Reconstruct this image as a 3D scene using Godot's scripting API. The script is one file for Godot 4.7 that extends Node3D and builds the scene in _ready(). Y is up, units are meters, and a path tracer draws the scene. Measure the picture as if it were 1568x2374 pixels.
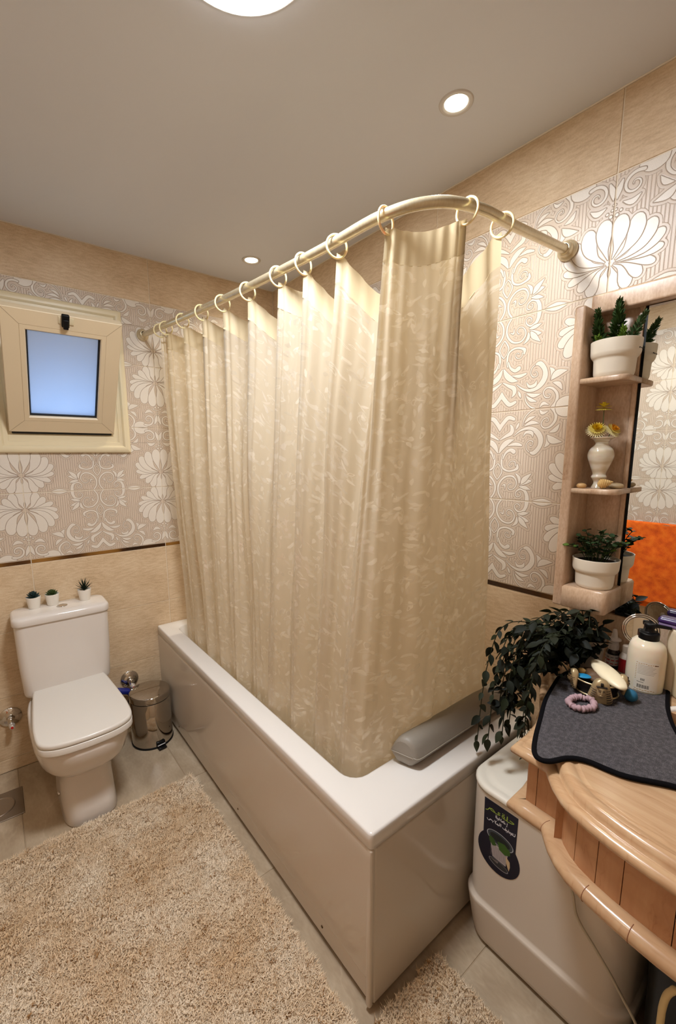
extends Node3D
# A small tiled bathroom: tub with a curtain, toilet, vanity, window. Right wall is x = 0, window wall is z = 0, floor y = 0.

const CEIL := 2.387
const WEST := -1.95
const SOUTH := 2.85
const Y_TRIM := 0.961
const Y_DECOR := 0.9805
const Y_TOP := 2.1805
const JOINT_BACK := -0.7066
const JOINT_RIGHT := 1.7818

var M := {}
var rng := RandomNumberGenerator.new()
var taken := {}

# ---------------------------------------------------------------- nodes
func numbered(called: String) -> String:
	if not taken.has(called):
		taken[called] = 0
		return called
	taken[called] += 1
	return "%s_%03d" % [called, taken[called]]

func tag(o: Node3D, label: String, category: String, group := "") -> Node3D:
	o.set_meta("label", label)
	o.set_meta("category", category)
	if group != "":
		o.set_meta("group", group)
	return o

func thing(called: String, label: String, category: String, at := Vector3.ZERO, turn := 0.0, group := "") -> Node3D:
	var o := Node3D.new()
	o.name = numbered(called)
	add_child(o)
	o.position = at
	o.rotation.y = turn
	tag(o, label, category, group)
	return o

func obj(called: String, shape, material: Material, parent: Node = self) -> MeshInstance3D:
	var o := MeshInstance3D.new()
	o.name = numbered(called) if parent == self else called
	if shape is SurfaceTool:
		shape.generate_normals()
		o.mesh = shape.commit()
	else:
		o.mesh = shape
	o.material_override = material
	parent.add_child(o, true)
	return o

func struct(called: String, shape, material: Material) -> MeshInstance3D:
	var o := obj(called, shape, material)
	o.set_meta("kind", "structure")
	return o

func dup(root: Node3D, at: Vector3, turn: float, label := "") -> Node3D:
	var r: Node3D = root.duplicate()
	r.name = numbered(str(root.name).trim_suffix("_001"))
	add_child(r)
	r.position = at
	r.rotation.y = turn
	if label != "":
		r.set_meta("label", label)
	return r

# ---------------------------------------------------------------- shapes
func mb() -> SurfaceTool:
	var st := SurfaceTool.new()
	st.begin(Mesh.PRIMITIVE_TRIANGLES)
	st.set_smooth_group(0)
	return st

func tri(st: SurfaceTool, a: Vector3, b: Vector3, c: Vector3, ua := Vector2.ZERO, ub := Vector2.ZERO, uc := Vector2.ZERO) -> void:
	# a, b, c run anticlockwise as seen from outside
	st.set_uv(ua)
	st.add_vertex(a)
	st.set_uv(uc)
	st.add_vertex(c)
	st.set_uv(ub)
	st.add_vertex(b)

func quad(st: SurfaceTool, a: Vector3, b: Vector3, c: Vector3, d: Vector3, ua := Vector2.ZERO, ub := Vector2.ZERO, uc := Vector2.ZERO, ud := Vector2.ZERO) -> void:
	tri(st, a, b, c, ua, ub, uc)
	tri(st, a, c, d, ua, uc, ud)

func box(st: SurfaceTool, lo: Vector3, hi: Vector3) -> void:
	st.set_smooth_group(-1)
	var p := func(x, y, z): return Vector3(hi.x if x else lo.x, hi.y if y else lo.y, hi.z if z else lo.z)
	quad(st, p.call(0, 0, 1), p.call(1, 0, 1), p.call(1, 1, 1), p.call(0, 1, 1))
	quad(st, p.call(1, 0, 0), p.call(0, 0, 0), p.call(0, 1, 0), p.call(1, 1, 0))
	quad(st, p.call(1, 0, 1), p.call(1, 0, 0), p.call(1, 1, 0), p.call(1, 1, 1))
	quad(st, p.call(0, 0, 0), p.call(0, 0, 1), p.call(0, 1, 1), p.call(0, 1, 0))
	quad(st, p.call(0, 1, 1), p.call(1, 1, 1), p.call(1, 1, 0), p.call(0, 1, 0))
	quad(st, p.call(0, 0, 0), p.call(1, 0, 0), p.call(1, 0, 1), p.call(0, 0, 1))

# a box with rounded edges; k steps to a quarter turn
func rbox(st: SurfaceTool, lo: Vector3, hi: Vector3, r: float, k := 2, xf := Transform3D.IDENTITY) -> void:
	st.set_smooth_group(st_group())
	var c := (lo + hi) / 2.0
	var h := (hi - lo) / 2.0
	r = minf(r, minf(h.x, minf(h.y, h.z)) * 0.999)
	for axis in 3:
		for side in [-1.0, 1.0]:
			var ua := (axis + 1) % 3
			var va := (axis + 2) % 3
			var us := []
			var vs := []
			for i in k + 1:
				var s := tan(PI / 4.0 * (1.0 - float(i) / k))
				us.append(-h[ua] + r - r * s)
				vs.append(-h[va] + r - r * s)
			for i in k + 1:
				us.append(-us[k - i])
				vs.append(-vs[k - i])
			var at := func(u, v):
				var p := Vector3.ZERO
				p[axis] = side * h[axis]
				p[ua] = u
				p[va] = v
				var q := Vector3(clampf(p.x, -h.x + r, h.x - r), clampf(p.y, -h.y + r, h.y - r), clampf(p.z, -h.z + r, h.z - r))
				return xf * (c + q + (p - q).normalized() * r)
			for i in us.size() - 1:
				for j in vs.size() - 1:
					var a = at.call(us[i], vs[j])
					var b = at.call(us[i + 1], vs[j])
					var d = at.call(us[i + 1], vs[j + 1])
					var e = at.call(us[i], vs[j + 1])
					if side > 0:
						quad(st, a, b, d, e)
					else:
						quad(st, a, e, d, b)

var group_now := 0
func st_group() -> int:
	group_now += 1
	return group_now

# profile of (radius, height) turned about y, from bottom to top
func lathe(st: SurfaceTool, prof: Array, seg := 32, xf := Transform3D.IDENTITY) -> void:
	var g := st_group()
	var n := prof.size()
	var length := [0.0]
	for i in range(1, n):
		length.append(length[i - 1] + prof[i].distance_to(prof[i - 1]))
	for i in n - 1:
		if i > 0:
			var d0: Vector2 = prof[i] - prof[i - 1]
			var d1: Vector2 = prof[i + 1] - prof[i]
			if absf(d0.angle_to(d1)) > 0.7:
				g = st_group()
		st.set_smooth_group(g)
		for j in seg:
			var a := TAU * j / seg
			var b := TAU * (j + 1) / seg
			var f := func(p, t): return xf * Vector3(p.x * cos(t), p.y, -p.x * sin(t))
			var v0: float = length[i] / maxf(length[n - 1], 1e-6)
			var v1: float = length[i + 1] / maxf(length[n - 1], 1e-6)
			var u0 := float(j) / seg
			var u1 := float(j + 1) / seg
			if prof[i].x < 1e-6:
				tri(st, f.call(prof[i], a), f.call(prof[i + 1], b), f.call(prof[i + 1], a), Vector2(u0, 1 - v0), Vector2(u1, 1 - v1), Vector2(u0, 1 - v1))
			elif prof[i + 1].x < 1e-6:
				tri(st, f.call(prof[i], a), f.call(prof[i], b), f.call(prof[i + 1], a), Vector2(u0, 1 - v0), Vector2(u1, 1 - v0), Vector2(u0, 1 - v1))
			else:
				quad(st, f.call(prof[i], a), f.call(prof[i], b), f.call(prof[i + 1], b), f.call(prof[i + 1], a), Vector2(u0, 1 - v0), Vector2(u1, 1 - v0), Vector2(u1, 1 - v1), Vector2(u0, 1 - v1))

# rounds the corners of a profile
func soft(prof: Array, r: float, steps := 4) -> Array:
	var out := [prof[0]]
	for i in range(1, prof.size() - 1):
		var p: Vector2 = prof[i]
		var a: Vector2 = prof[i - 1] - p
		var b: Vector2 = prof[i + 1] - p
		var q := minf(r, minf(a.length(), b.length()) * 0.45)
		var s := p + a.normalized() * q
		var e := p + b.normalized() * q
		for k in steps + 1:
			var t := float(k) / steps
			out.append(s.lerp(p, t).lerp(p.lerp(e, t), t))
	out.append(prof[-1])
	return out

func crom(p: Array, t: float):
	var n := p.size() - 1
	var x := clampf(t, 0.0, 1.0) * n
	var i := mini(int(x), n - 1)
	var f := x - i
	var a = p[maxi(i - 1, 0)]
	var b = p[i]
	var c = p[i + 1]
	var d = p[mini(i + 2, n)]
	return 0.5 * ((2.0 * b) + (c - a) * f + (2.0 * a - 5.0 * b + 4.0 * c - d) * f * f + (3.0 * b - a - 3.0 * c + d) * f * f * f)

func curve(p: Array, n: int) -> Array:
	var out := []
	for i in n + 1:
		out.append(crom(p, float(i) / n))
	return out

# a round rod along a path; radius is one number or one per point
func tube(st: SurfaceTool, path: Array, radius, seg := 8, closed := false, flat := 1.0) -> void:
	st.set_smooth_group(st_group())
	var n := path.size()
	var rings := []
	var up := Vector3.UP
	var first: Vector3 = (path[1] - path[0]).normalized()
	if absf(first.y) > 0.9:
		up = Vector3.RIGHT
	for i in n:
		var d: Vector3
		if closed:
			d = path[(i + 1) % n] - path[(i + n - 1) % n]
		else:
			d = path[mini(i + 1, n - 1)] - path[maxi(i - 1, 0)]
		d = d.normalized()
		var s := d.cross(up).normalized()
		up = s.cross(d).normalized()
		var r: float = radius[i] if radius is Array else radius
		var ring := []
		for j in seg:
			var a := TAU * j / seg
			ring.append(path[i] + s * cos(a) * r + up * sin(a) * r * flat)
		rings.append(ring)
	for i in (n if closed else n - 1):
		var a: Array = rings[i]
		var b: Array = rings[(i + 1) % n]
		for j in seg:
			var k := (j + 1) % seg
			quad(st, a[j], b[j], b[k], a[k], Vector2(float(i) / n, float(j) / seg), Vector2(float(i + 1) / n, float(j) / seg), Vector2(float(i + 1) / n, float(j + 1) / seg), Vector2(float(i) / n, float(j + 1) / seg))
	if not closed:
		st.set_smooth_group(st_group())
		for j in range(1, seg - 1):
			tri(st, rings[0][0], rings[0][j], rings[0][j + 1])
			tri(st, rings[n - 1][0], rings[n - 1][j + 1], rings[n - 1][j])

# stacks of equal rings (each an Array of Vector3, anticlockwise seen from above), bottom to top
func stack(st: SurfaceTool, rings: Array, cap_low := true, cap_high := true, g := -2) -> void:
	st.set_smooth_group(st_group() if g == -2 else g)
	var n: int = rings[0].size()
	for i in rings.size() - 1:
		var u0 := 0.0
		for j in n:
			var k := (j + 1) % n
			quad(st, rings[i][j], rings[i][k], rings[i + 1][k], rings[i + 1][j])
	for end in 2:
		if (end == 0 and not cap_low) or (end == 1 and not cap_high):
			continue
		st.set_smooth_group(st_group())
		var ring: Array = rings[0] if end == 0 else rings[-1]
		var flat2 := PackedVector2Array()
		for p in ring:
			flat2.append(Vector2(p.x, -p.z))
		var ids := Geometry2D.triangulate_polygon(flat2)
		for t in range(0, ids.size(), 3):
			var a: Vector3 = ring[ids[t]]
			var b: Vector3 = ring[ids[t + 1]]
			var c: Vector3 = ring[ids[t + 2]]
			var up := (b - a).cross(c - a).y > 0
			if up == (end == 1):
				tri(st, a, b, c)
			else:
				tri(st, a, c, b)

# plan outline (x, z), anticlockwise seen from above; grows it by d along its corners
func grown(plan: Array, d: float) -> Array:
	var n := plan.size()
	var out := []
	for i in n:
		var a: Vector2 = (plan[i] - plan[(i + n - 1) % n]).normalized()
		var b: Vector2 = (plan[(i + 1) % n] - plan[i]).normalized()
		var na := Vector2(-a.y, a.x)
		var nb := Vector2(-b.y, b.x)
		var m := na + nb
		var l := m.length()
		if l < 0.05:
			out.append(plan[i])
			continue
		m /= l
		out.append(plan[i] + m * d / maxf(m.dot(na), 0.5))
	return out

func level(plan: Array, y: float) -> Array:
	var out := []
	for p in plan:
		out.append(Vector3(p.x, y, p.y))
	return out

# a slab of that plan whose edge follows a profile of (out, height), bottom to top
func slab(st: SurfaceTool, plan: Array, prof: Array, cap_low := true, cap_high := true) -> void:
	var area := 0.0
	for i in plan.size():
		var p: Vector2 = plan[i]
		var q: Vector2 = plan[(i + 1) % plan.size()]
		area += p.x * q.y - q.x * p.y
	var pl := plan.duplicate()
	if area > 0:
		pl.reverse()
	var rings := []
	for p in prof:
		rings.append(level(grown(pl, p.x), p.y))
	stack(st, rings, cap_low, cap_high)

# rounded rectangle as a plan
func rrect(cx: float, cz: float, hx: float, hz: float, r: float, k := 5) -> Array:
	var out := []
	for c in 4:
		var sx := 1.0 if c == 0 or c == 3 else -1.0
		var sz := 1.0 if c < 2 else -1.0
		for i in k + 1:
			var a := PI / 2.0 * (c + float(i) / k)
			out.append(Vector2(cx + sx * (hx - r) + r * cos(a), cz + sz * (hz - r) + r * sin(a)))
	return out

func sheet(st: SurfaceTool, nu: int, nv: int, f: Callable, uvf: Callable) -> void:
	st.set_smooth_group(st_group())
	var pts := []
	var uvs := []
	for j in nv + 1:
		for i in nu + 1:
			pts.append(f.call(float(i) / nu, float(j) / nv))
			uvs.append(uvf.call(float(i) / nu, float(j) / nv))
	for j in nv:
		for i in nu:
			var a := j * (nu + 1) + i
			var b := a + 1
			var c := b + nu + 1
			var d := a + nu + 1
			quad(st, pts[a], pts[b], pts[c], pts[d], uvs[a], uvs[b], uvs[c], uvs[d])

# ---------------------------------------------------------------- pictures
func fill(im: Image, poly: PackedVector2Array, color: Color) -> void:
	var lo := INF
	var hi := -INF
	for p in poly:
		lo = minf(lo, p.y)
		hi = maxf(hi, p.y)
	var n := poly.size()
	for y in range(maxi(0, int(floor(lo))), mini(im.get_height(), int(ceil(hi)) + 1)):
		var cuts := []
		var yy := y + 0.5
		for i in n:
			var a := poly[i]
			var b := poly[(i + 1) % n]
			if (a.y <= yy) != (b.y <= yy):
				cuts.append(a.x + (yy - a.y) / (b.y - a.y) * (b.x - a.x))
		cuts.sort()
		for i in range(0, cuts.size() - 1, 2):
			var x0 := int(round(cuts[i]))
			var x1 := int(round(cuts[i + 1]))
			if x1 > x0:
				im.fill_rect(Rect2i(x0, y, x1 - x0, 1), color)

# outline of a stroke given as x, y, width triples
func stroke(t: Array, scale: float, steps := 6) -> PackedVector2Array:
	var pts := []
	for i in range(0, t.size(), 3):
		pts.append(Vector3(t[i], t[i + 1], t[i + 2]) * scale)
	var fine := curve(pts, (pts.size() - 1) * steps)
	var left := PackedVector2Array()
	var right := PackedVector2Array()
	for i in fine.size():
		var p := Vector2(fine[i].x, fine[i].y)
		var q: Vector3 = fine[mini(i + 1, fine.size() - 1)] - fine[maxi(i - 1, 0)]
		var d := Vector2(q.x, q.y).normalized()
		var w: float = maxf(fine[i].z, 0.6) / 2.0
		left.append(p + Vector2(-d.y, d.x) * w)
		right.append(p - Vector2(-d.y, d.x) * w)
	right.reverse()
	left.append_array(right)
	return left

# the same stroke laid down piece by piece, so that it may curl over itself; extra widens it
func ink(im: Image, fine: Array, extra: float, color: Color) -> void:
	for i in fine.size():
		var p: Vector3 = fine[i]
		var r := (p.z + extra) / 2.0
		if r < 0.4:
			continue
		var disc := PackedVector2Array()
		for k in 14:
			disc.append(Vector2(p.x, p.y) + Vector2.from_angle(TAU * k / 14) * r)
		fill(im, disc, color)
		if i + 1 < fine.size():
			var q: Vector3 = fine[i + 1]
			var d := Vector2(q.x - p.x, q.y - p.y).normalized()
			var n := Vector2(-d.y, d.x)
			var r2 := (q.z + extra) / 2.0
			fill(im, PackedVector2Array([Vector2(p.x, p.y) + n * r, Vector2(q.x, q.y) + n * r2, Vector2(q.x, q.y) - n * r2, Vector2(p.x, p.y) - n * r]), color)

func fine_stroke(t: Array, scale: float, steps := 7) -> Array:
	var pts := []
	for i in range(0, t.size(), 3):
		pts.append(Vector3(t[i], t[i + 1], t[i + 2]) * scale)
	return curve(pts, (pts.size() - 1) * steps)

func noise(s: int, freq: float, octaves := 4) -> FastNoiseLite:
	var n := FastNoiseLite.new()
	n.seed = s
	n.noise_type = FastNoiseLite.TYPE_SIMPLEX_SMOOTH
	n.frequency = freq
	n.fractal_octaves = octaves
	return n

# w x h picture whose pixels come from f(x, y) as a grey from 0 to 1 that a ramp of colours turns into colour
func picture(w: int, h: int, f: Callable, ramp: Gradient) -> ImageTexture:
	var look := PackedByteArray()
	for i in 256:
		var c := ramp.sample(i / 255.0)
		look.append_array([c.r8, c.g8, c.b8])
	var data := PackedByteArray()
	data.resize(w * h * 3)
	var at := 0
	for y in h:
		for x in w:
			var k: int = clampi(int(f.call(x, y) * 255.0), 0, 255) * 3
			data[at] = look[k]
			data[at + 1] = look[k + 1]
			data[at + 2] = look[k + 2]
			at += 3
	return ImageTexture.create_from_image(Image.create_from_data(w, h, false, Image.FORMAT_RGB8, data))

func ramp(stops: Array) -> Gradient:
	var g := Gradient.new()
	var off := PackedFloat32Array()
	var col := PackedColorArray()
	for s in stops:
		off.append(s[0])
		col.append(s[1])
	g.offsets = off
	g.colors = col
	return g

func rgb(r: int, g: int, b: int) -> Color:
	return Color(r / 255.0, g / 255.0, b / 255.0)

func mat(color: Color, rough := 0.5, metal := 0.0, spec := 0.5) -> StandardMaterial3D:
	var m := StandardMaterial3D.new()
	m.albedo_color = color
	m.roughness = rough
	m.metallic = metal
	m.metallic_specular = spec
	return m

func textured(tex: Texture2D, rough := 0.5, bump: Texture2D = null, depth := 0.1) -> StandardMaterial3D:
	var m := mat(Color.WHITE, rough)
	m.albedo_texture = tex
	if bump:
		m.heightmap_enabled = true
		m.heightmap_texture = bump
		m.heightmap_scale = depth
	return m

func world_tri(m: StandardMaterial3D, scale: Vector3) -> StandardMaterial3D:
	m.uv1_triplanar = true
	m.uv1_world_triplanar = true
	m.uv1_scale = scale
	m.uv1_triplanar_sharpness = 8.0
	return m

func glow(color: Color, energy: float) -> StandardMaterial3D:
	var m := mat(color, 0.5)
	m.emission_enabled = true
	m.emission = color
	m.emission_energy_multiplier = energy
	return m

# ================================================================ scene
func _ready() -> void:
	rng.seed = 7
	# camera
	var cam := Camera3D.new()
	cam.name = "camera"
	add_child(cam)
	cam.position = Vector3(-1.417, 1.436, 2.3131)
	cam.rotation = Vector3(-0.15694, -0.65995, -0.00633)
	var f := 996.31
	var near := 0.05
	cam.set_frustum(2374.0 / f * near, Vector2(784.0 - 753.84, 1214.05 - 1187.0) / f * near, near, 50.0)
	cam.current = true
	# sky: only seen and felt through the frosted window
	var env := Environment.new()
	env.background_mode = Environment.BG_SKY
	env.sky = Sky.new()
	var sky := ProceduralSkyMaterial.new()
	sky.sky_top_color = rgb(152, 188, 230)
	sky.sky_horizon_color = rgb(182, 206, 234)
	sky.ground_horizon_color = rgb(170, 185, 205)
	sky.ground_bottom_color = rgb(130, 140, 150)
	env.sky.sky_material = sky
	env.background_energy_multiplier = 1.9
	env.tonemap_mode = Environment.TONE_MAPPER_LINEAR
	env.tonemap_exposure = 1.66
	env.sdfgi_enabled = true
	env.ssao_enabled = true
	env.ssil_enabled = true
	var we := WorldEnvironment.new()
	we.name = "world_environment"
	we.environment = env
	add_child(we)
	# lamps: one domed ceiling lamp and recessed spots
	var warm := Color(1.0, 0.955, 0.86)
	ceiling_lamp(Vector3(-0.957, CEIL, 1.47), Color(0.965, 0.98, 1.0), 1.6)
	downlight(Vector3(-0.305, CEIL, 1.478), warm, 0.3, "recessed round spotlight over the near end of the tub")
	downlight(Vector3(-1.6, CEIL, 1.478), warm, 0.3, "recessed round spotlight over the open floor across from the tub")
	downlight(Vector3(-0.294, CEIL, 0.289), warm, 0.62, "recessed round spotlight in the far corner above the curtain rod")
	make_materials()
	room()
	window_sash()
	bathtub()
	curtain()
	toilet()
	bin()
	wall_valves()
	drain()
	rugs()
	washer()
	vanity()
	shelf_unit()
	counter_things()
	towel()

func ceiling_lamp(at: Vector3, color: Color, energy: float) -> void:
	var o := thing("ceiling_lamp", "round white ceiling lamp glowing at the top edge of the picture", "lamp", at)
	var st := mb()
	lathe(st, soft([Vector2(0, -0.014), Vector2(0.11, -0.0135), Vector2(0.143, -0.010), Vector2(0.147, -0.006), Vector2(0.147, -0.004), Vector2(0, -0.004)], 0.006), 48)
	obj("lamp_shade", st, glow(color, 5.0), o)
	st = mb()
	lathe(st, [Vector2(0, -0.005), Vector2(0.150, -0.005), Vector2(0.152, -0.003), Vector2(0.152, 0), Vector2(0, 0)], 48)
	obj("base", st, mat(rgb(235, 232, 226), 0.4), o)
	var l := AreaLight3D.new()
	l.name = "lamp_light"
	l.area_size = Vector2(0.26, 0.26)
	l.light_color = color
	l.light_energy = energy
	l.shadow_enabled = true
	o.add_child(l)
	l.position = Vector3(0, -0.016, 0)
	l.rotation = Vector3(-PI / 2, 0, 0)

func downlight(at: Vector3, color: Color, energy: float, label: String) -> void:
	var o := thing("downlight", label, "spotlight", at, 0.0, "recessed ceiling spotlights")
	var st := mb()
	lathe(st, soft([Vector2(0.03, 0.004), Vector2(0.031, -0.001), Vector2(0.036, -0.004), Vector2(0.044, -0.004), Vector2(0.0465, 0)], 0.002), 40)
	obj("trim_ring", st, mat(rgb(200, 195, 188), 0.35, 0.3), o)
	st = mb()
	lathe(st, [Vector2(0, -0.0005), Vector2(0.031, -0.0005), Vector2(0.031, 0.003), Vector2(0, 0.003)], 32)
	obj("lens", st, glow(Color(1.0, 0.97, 0.88), 5.0), o)
	var l := SpotLight3D.new()
	l.name = "spot_light"
	l.light_color = color
	l.light_energy = energy
	l.light_size = 0.028
	l.spot_angle = 62.0
	l.spot_angle_attenuation = 0.9
	l.spot_range = 8.0
	l.spot_attenuation = 2.0
	l.shadow_enabled = true
	o.add_child(l)
	l.position = Vector3(0, -0.004, 0)
	l.rotation = Vector3(-PI / 2, 0, 0)

# ---------------------------------------------------------------- materials
func make_materials() -> void:
	# plain wall tile: beige stone with fine wavy streaks
	var a := noise(11, 0.012, 3)
	var b := noise(12, 0.075, 4)
	var c := noise(13, 0.004, 2)
	var grain := func(x, y):
		var w: float = 8.0 * a.get_noise_2d(x * 0.5, y)
		var streak: float = b.get_noise_2d(x * 0.35 + w, (y + w) * 1.5)
		return 0.5 + 0.26 * streak + 0.2 * c.get_noise_2d(x, y * 1.6) + 0.16 * b.get_noise_2d(x * 2.2, y * 3.1 + 700.0)
	var stone := picture(1024, 512, grain, ramp([[0.0, rgb(172, 143, 110)], [0.35, rgb(202, 175, 141)], [0.55, rgb(213, 188, 155)], [0.75, rgb(222, 200, 169)], [1.0, rgb(234, 217, 191)]]))
	M.plain = textured(stone, 0.48, stone, 0.12)
	# floor tile
	var fa := noise(21, 0.006, 4)
	var fb := noise(22, 0.03, 4)
	var fl := picture(1024, 512, func(x, y):
		var w: float = 40.0 * fa.get_noise_2d(x, y)
		var vein: float = 1.0 - absf(fb.get_noise_2d((x + y * 0.7) * 0.10 + w * 0.3, (y - x * 0.5) * 0.06))
		return 0.42 + 0.30 * fa.get_noise_2d(x * 1.2, y * 1.2) + 0.10 * fb.get_noise_2d(x * 3.0, y * 2.0) + 0.16 * pow(maxf(vein, 0.0), 20.0), ramp([[0.0, rgb(150, 131, 108)], [0.4, rgb(176, 157, 132)], [0.7, rgb(195, 178, 154)], [1.0, rgb(214, 198, 176)]]))
	M.floor = textured(fl, 0.3)
	M.grout = mat(rgb(226, 212, 190), 0.8)
	M.grout_dark = mat(rgb(170, 150, 124), 0.8)
	M.paint = mat(rgb(212, 213, 217), 0.9)
	var pn := noise(31, 0.02, 3)
	var pt := picture(512, 512, func(x, y): return 0.5 + 0.5 * pn.get_noise_2d(x, y), ramp([[0.0, Color.BLACK], [1.0, Color.WHITE]]))
	M.paint.heightmap_enabled = true
	M.paint.heightmap_texture = pt
	M.paint.heightmap_scale = 0.006
	world_tri(M.paint, Vector3(4, 4, 4))
	decor_pictures()
	var tr := noise(41, 0.02, 2)
	var strip := picture(512, 16, func(x, y): return 0.5 + 0.7 * tr.get_noise_2d(x * 0.5, 0), ramp([[0.0, rgb(36, 18, 8)], [0.4, rgb(60, 33, 12)], [0.6, rgb(124, 84, 34)], [1.0, rgb(160, 114, 56)]]))
	M.strip = textured(strip, 0.12)
	M.ceramic = mat(rgb(226, 219, 212), 0.12)
	M.seat = mat(rgb(226, 221, 213), 0.22)
	M.acrylic = mat(rgb(226, 221, 215), 0.1)
	M.apron = mat(rgb(210, 199, 184), 0.1)
	M.chrome = mat(rgb(215, 212, 208), 0.06, 1.0)
	M.steel = mat(rgb(186, 180, 172), 0.05, 1.0)
	M.black = mat(rgb(9, 9, 10), 0.45, 0.0, 0.35)
	M.rubber = mat(rgb(14, 14, 15), 0.6)
	M.pvc = mat(rgb(226, 212, 178), 0.35)
	M.sash = mat(rgb(226, 208, 176), 0.4)
	# marble of the vanity: pinkish beige with thin long veins
	var va := noise(51, 0.008, 3)
	var vb := noise(52, 0.02, 5)
	var vc := noise(53, 0.06, 3)
	var marble := picture(1024, 512, func(x, y):
		var w: float = 9.0 * va.get_noise_2d(x * 0.5, y * 0.9)
		var v: float = vb.get_noise_2d(x * 0.05, y * 1.2 + w)
		var thin: float = pow(1.0 - absf(vb.get_noise_2d(x * 0.04 + 900.0, y * 0.7 + w * 0.8)), 26.0)
		return 0.66 + 0.34 * v + 0.12 * vb.get_noise_2d(x * 0.12, y * 4.0) + 0.05 * vc.get_noise_2d(x * 0.5, y) - 0.32 * thin, ramp([[0.0, rgb(150, 108, 78)], [0.3, rgb(206, 166, 128)], [0.6, rgb(218, 180, 142)], [0.85, rgb(226, 192, 154)], [1.0, rgb(236, 208, 176)]]))
	M.marble = world_tri(textured(marble, 0.2), Vector3(1.7, 3.4, 1.7))
	M.marble.albedo_color = rgb(220, 215, 208)
	var turned := marble.get_image()
	turned.rotate_90(CLOCKWISE)
	M.marble_top = world_tri(textured(ImageTexture.create_from_image(turned), 0.2), Vector3(3.4, 1.7, 1.7))
	M.marble_top.albedo_color = M.marble.albedo_color
	M.marble_panel = world_tri(textured(marble, 0.32), Vector3(2.3, 3.6, 2.3))
	M.marble_panel.albedo_color = rgb(214, 190, 172)
	# travertine of the shelf
	var ta := noise(61, 0.02, 4)
	var tb := noise(62, 0.09, 3)
	var trav := picture(512, 512, func(x, y):
		var band: float = ta.get_noise_2d(x * 0.55, y * 0.14)
		return 0.58 + 0.42 * band + 0.22 * tb.get_noise_2d(x, y * 0.6), ramp([[0.0, rgb(150, 116, 88)], [0.35, rgb(186, 154, 126)], [0.6, rgb(202, 173, 146)], [0.85, rgb(216, 192, 168)], [1.0, rgb(226, 208, 188)]]))
	M.travertine = world_tri(textured(trav, 0.32), Vector3(3, 2.2, 3))
	M.mirror = mat(rgb(235, 236, 232), 0.015, 1.0)
	M.pot = mat(rgb(228, 218, 200), 0.55)
	M.soil = mat(rgb(40, 30, 22), 0.95)

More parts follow.
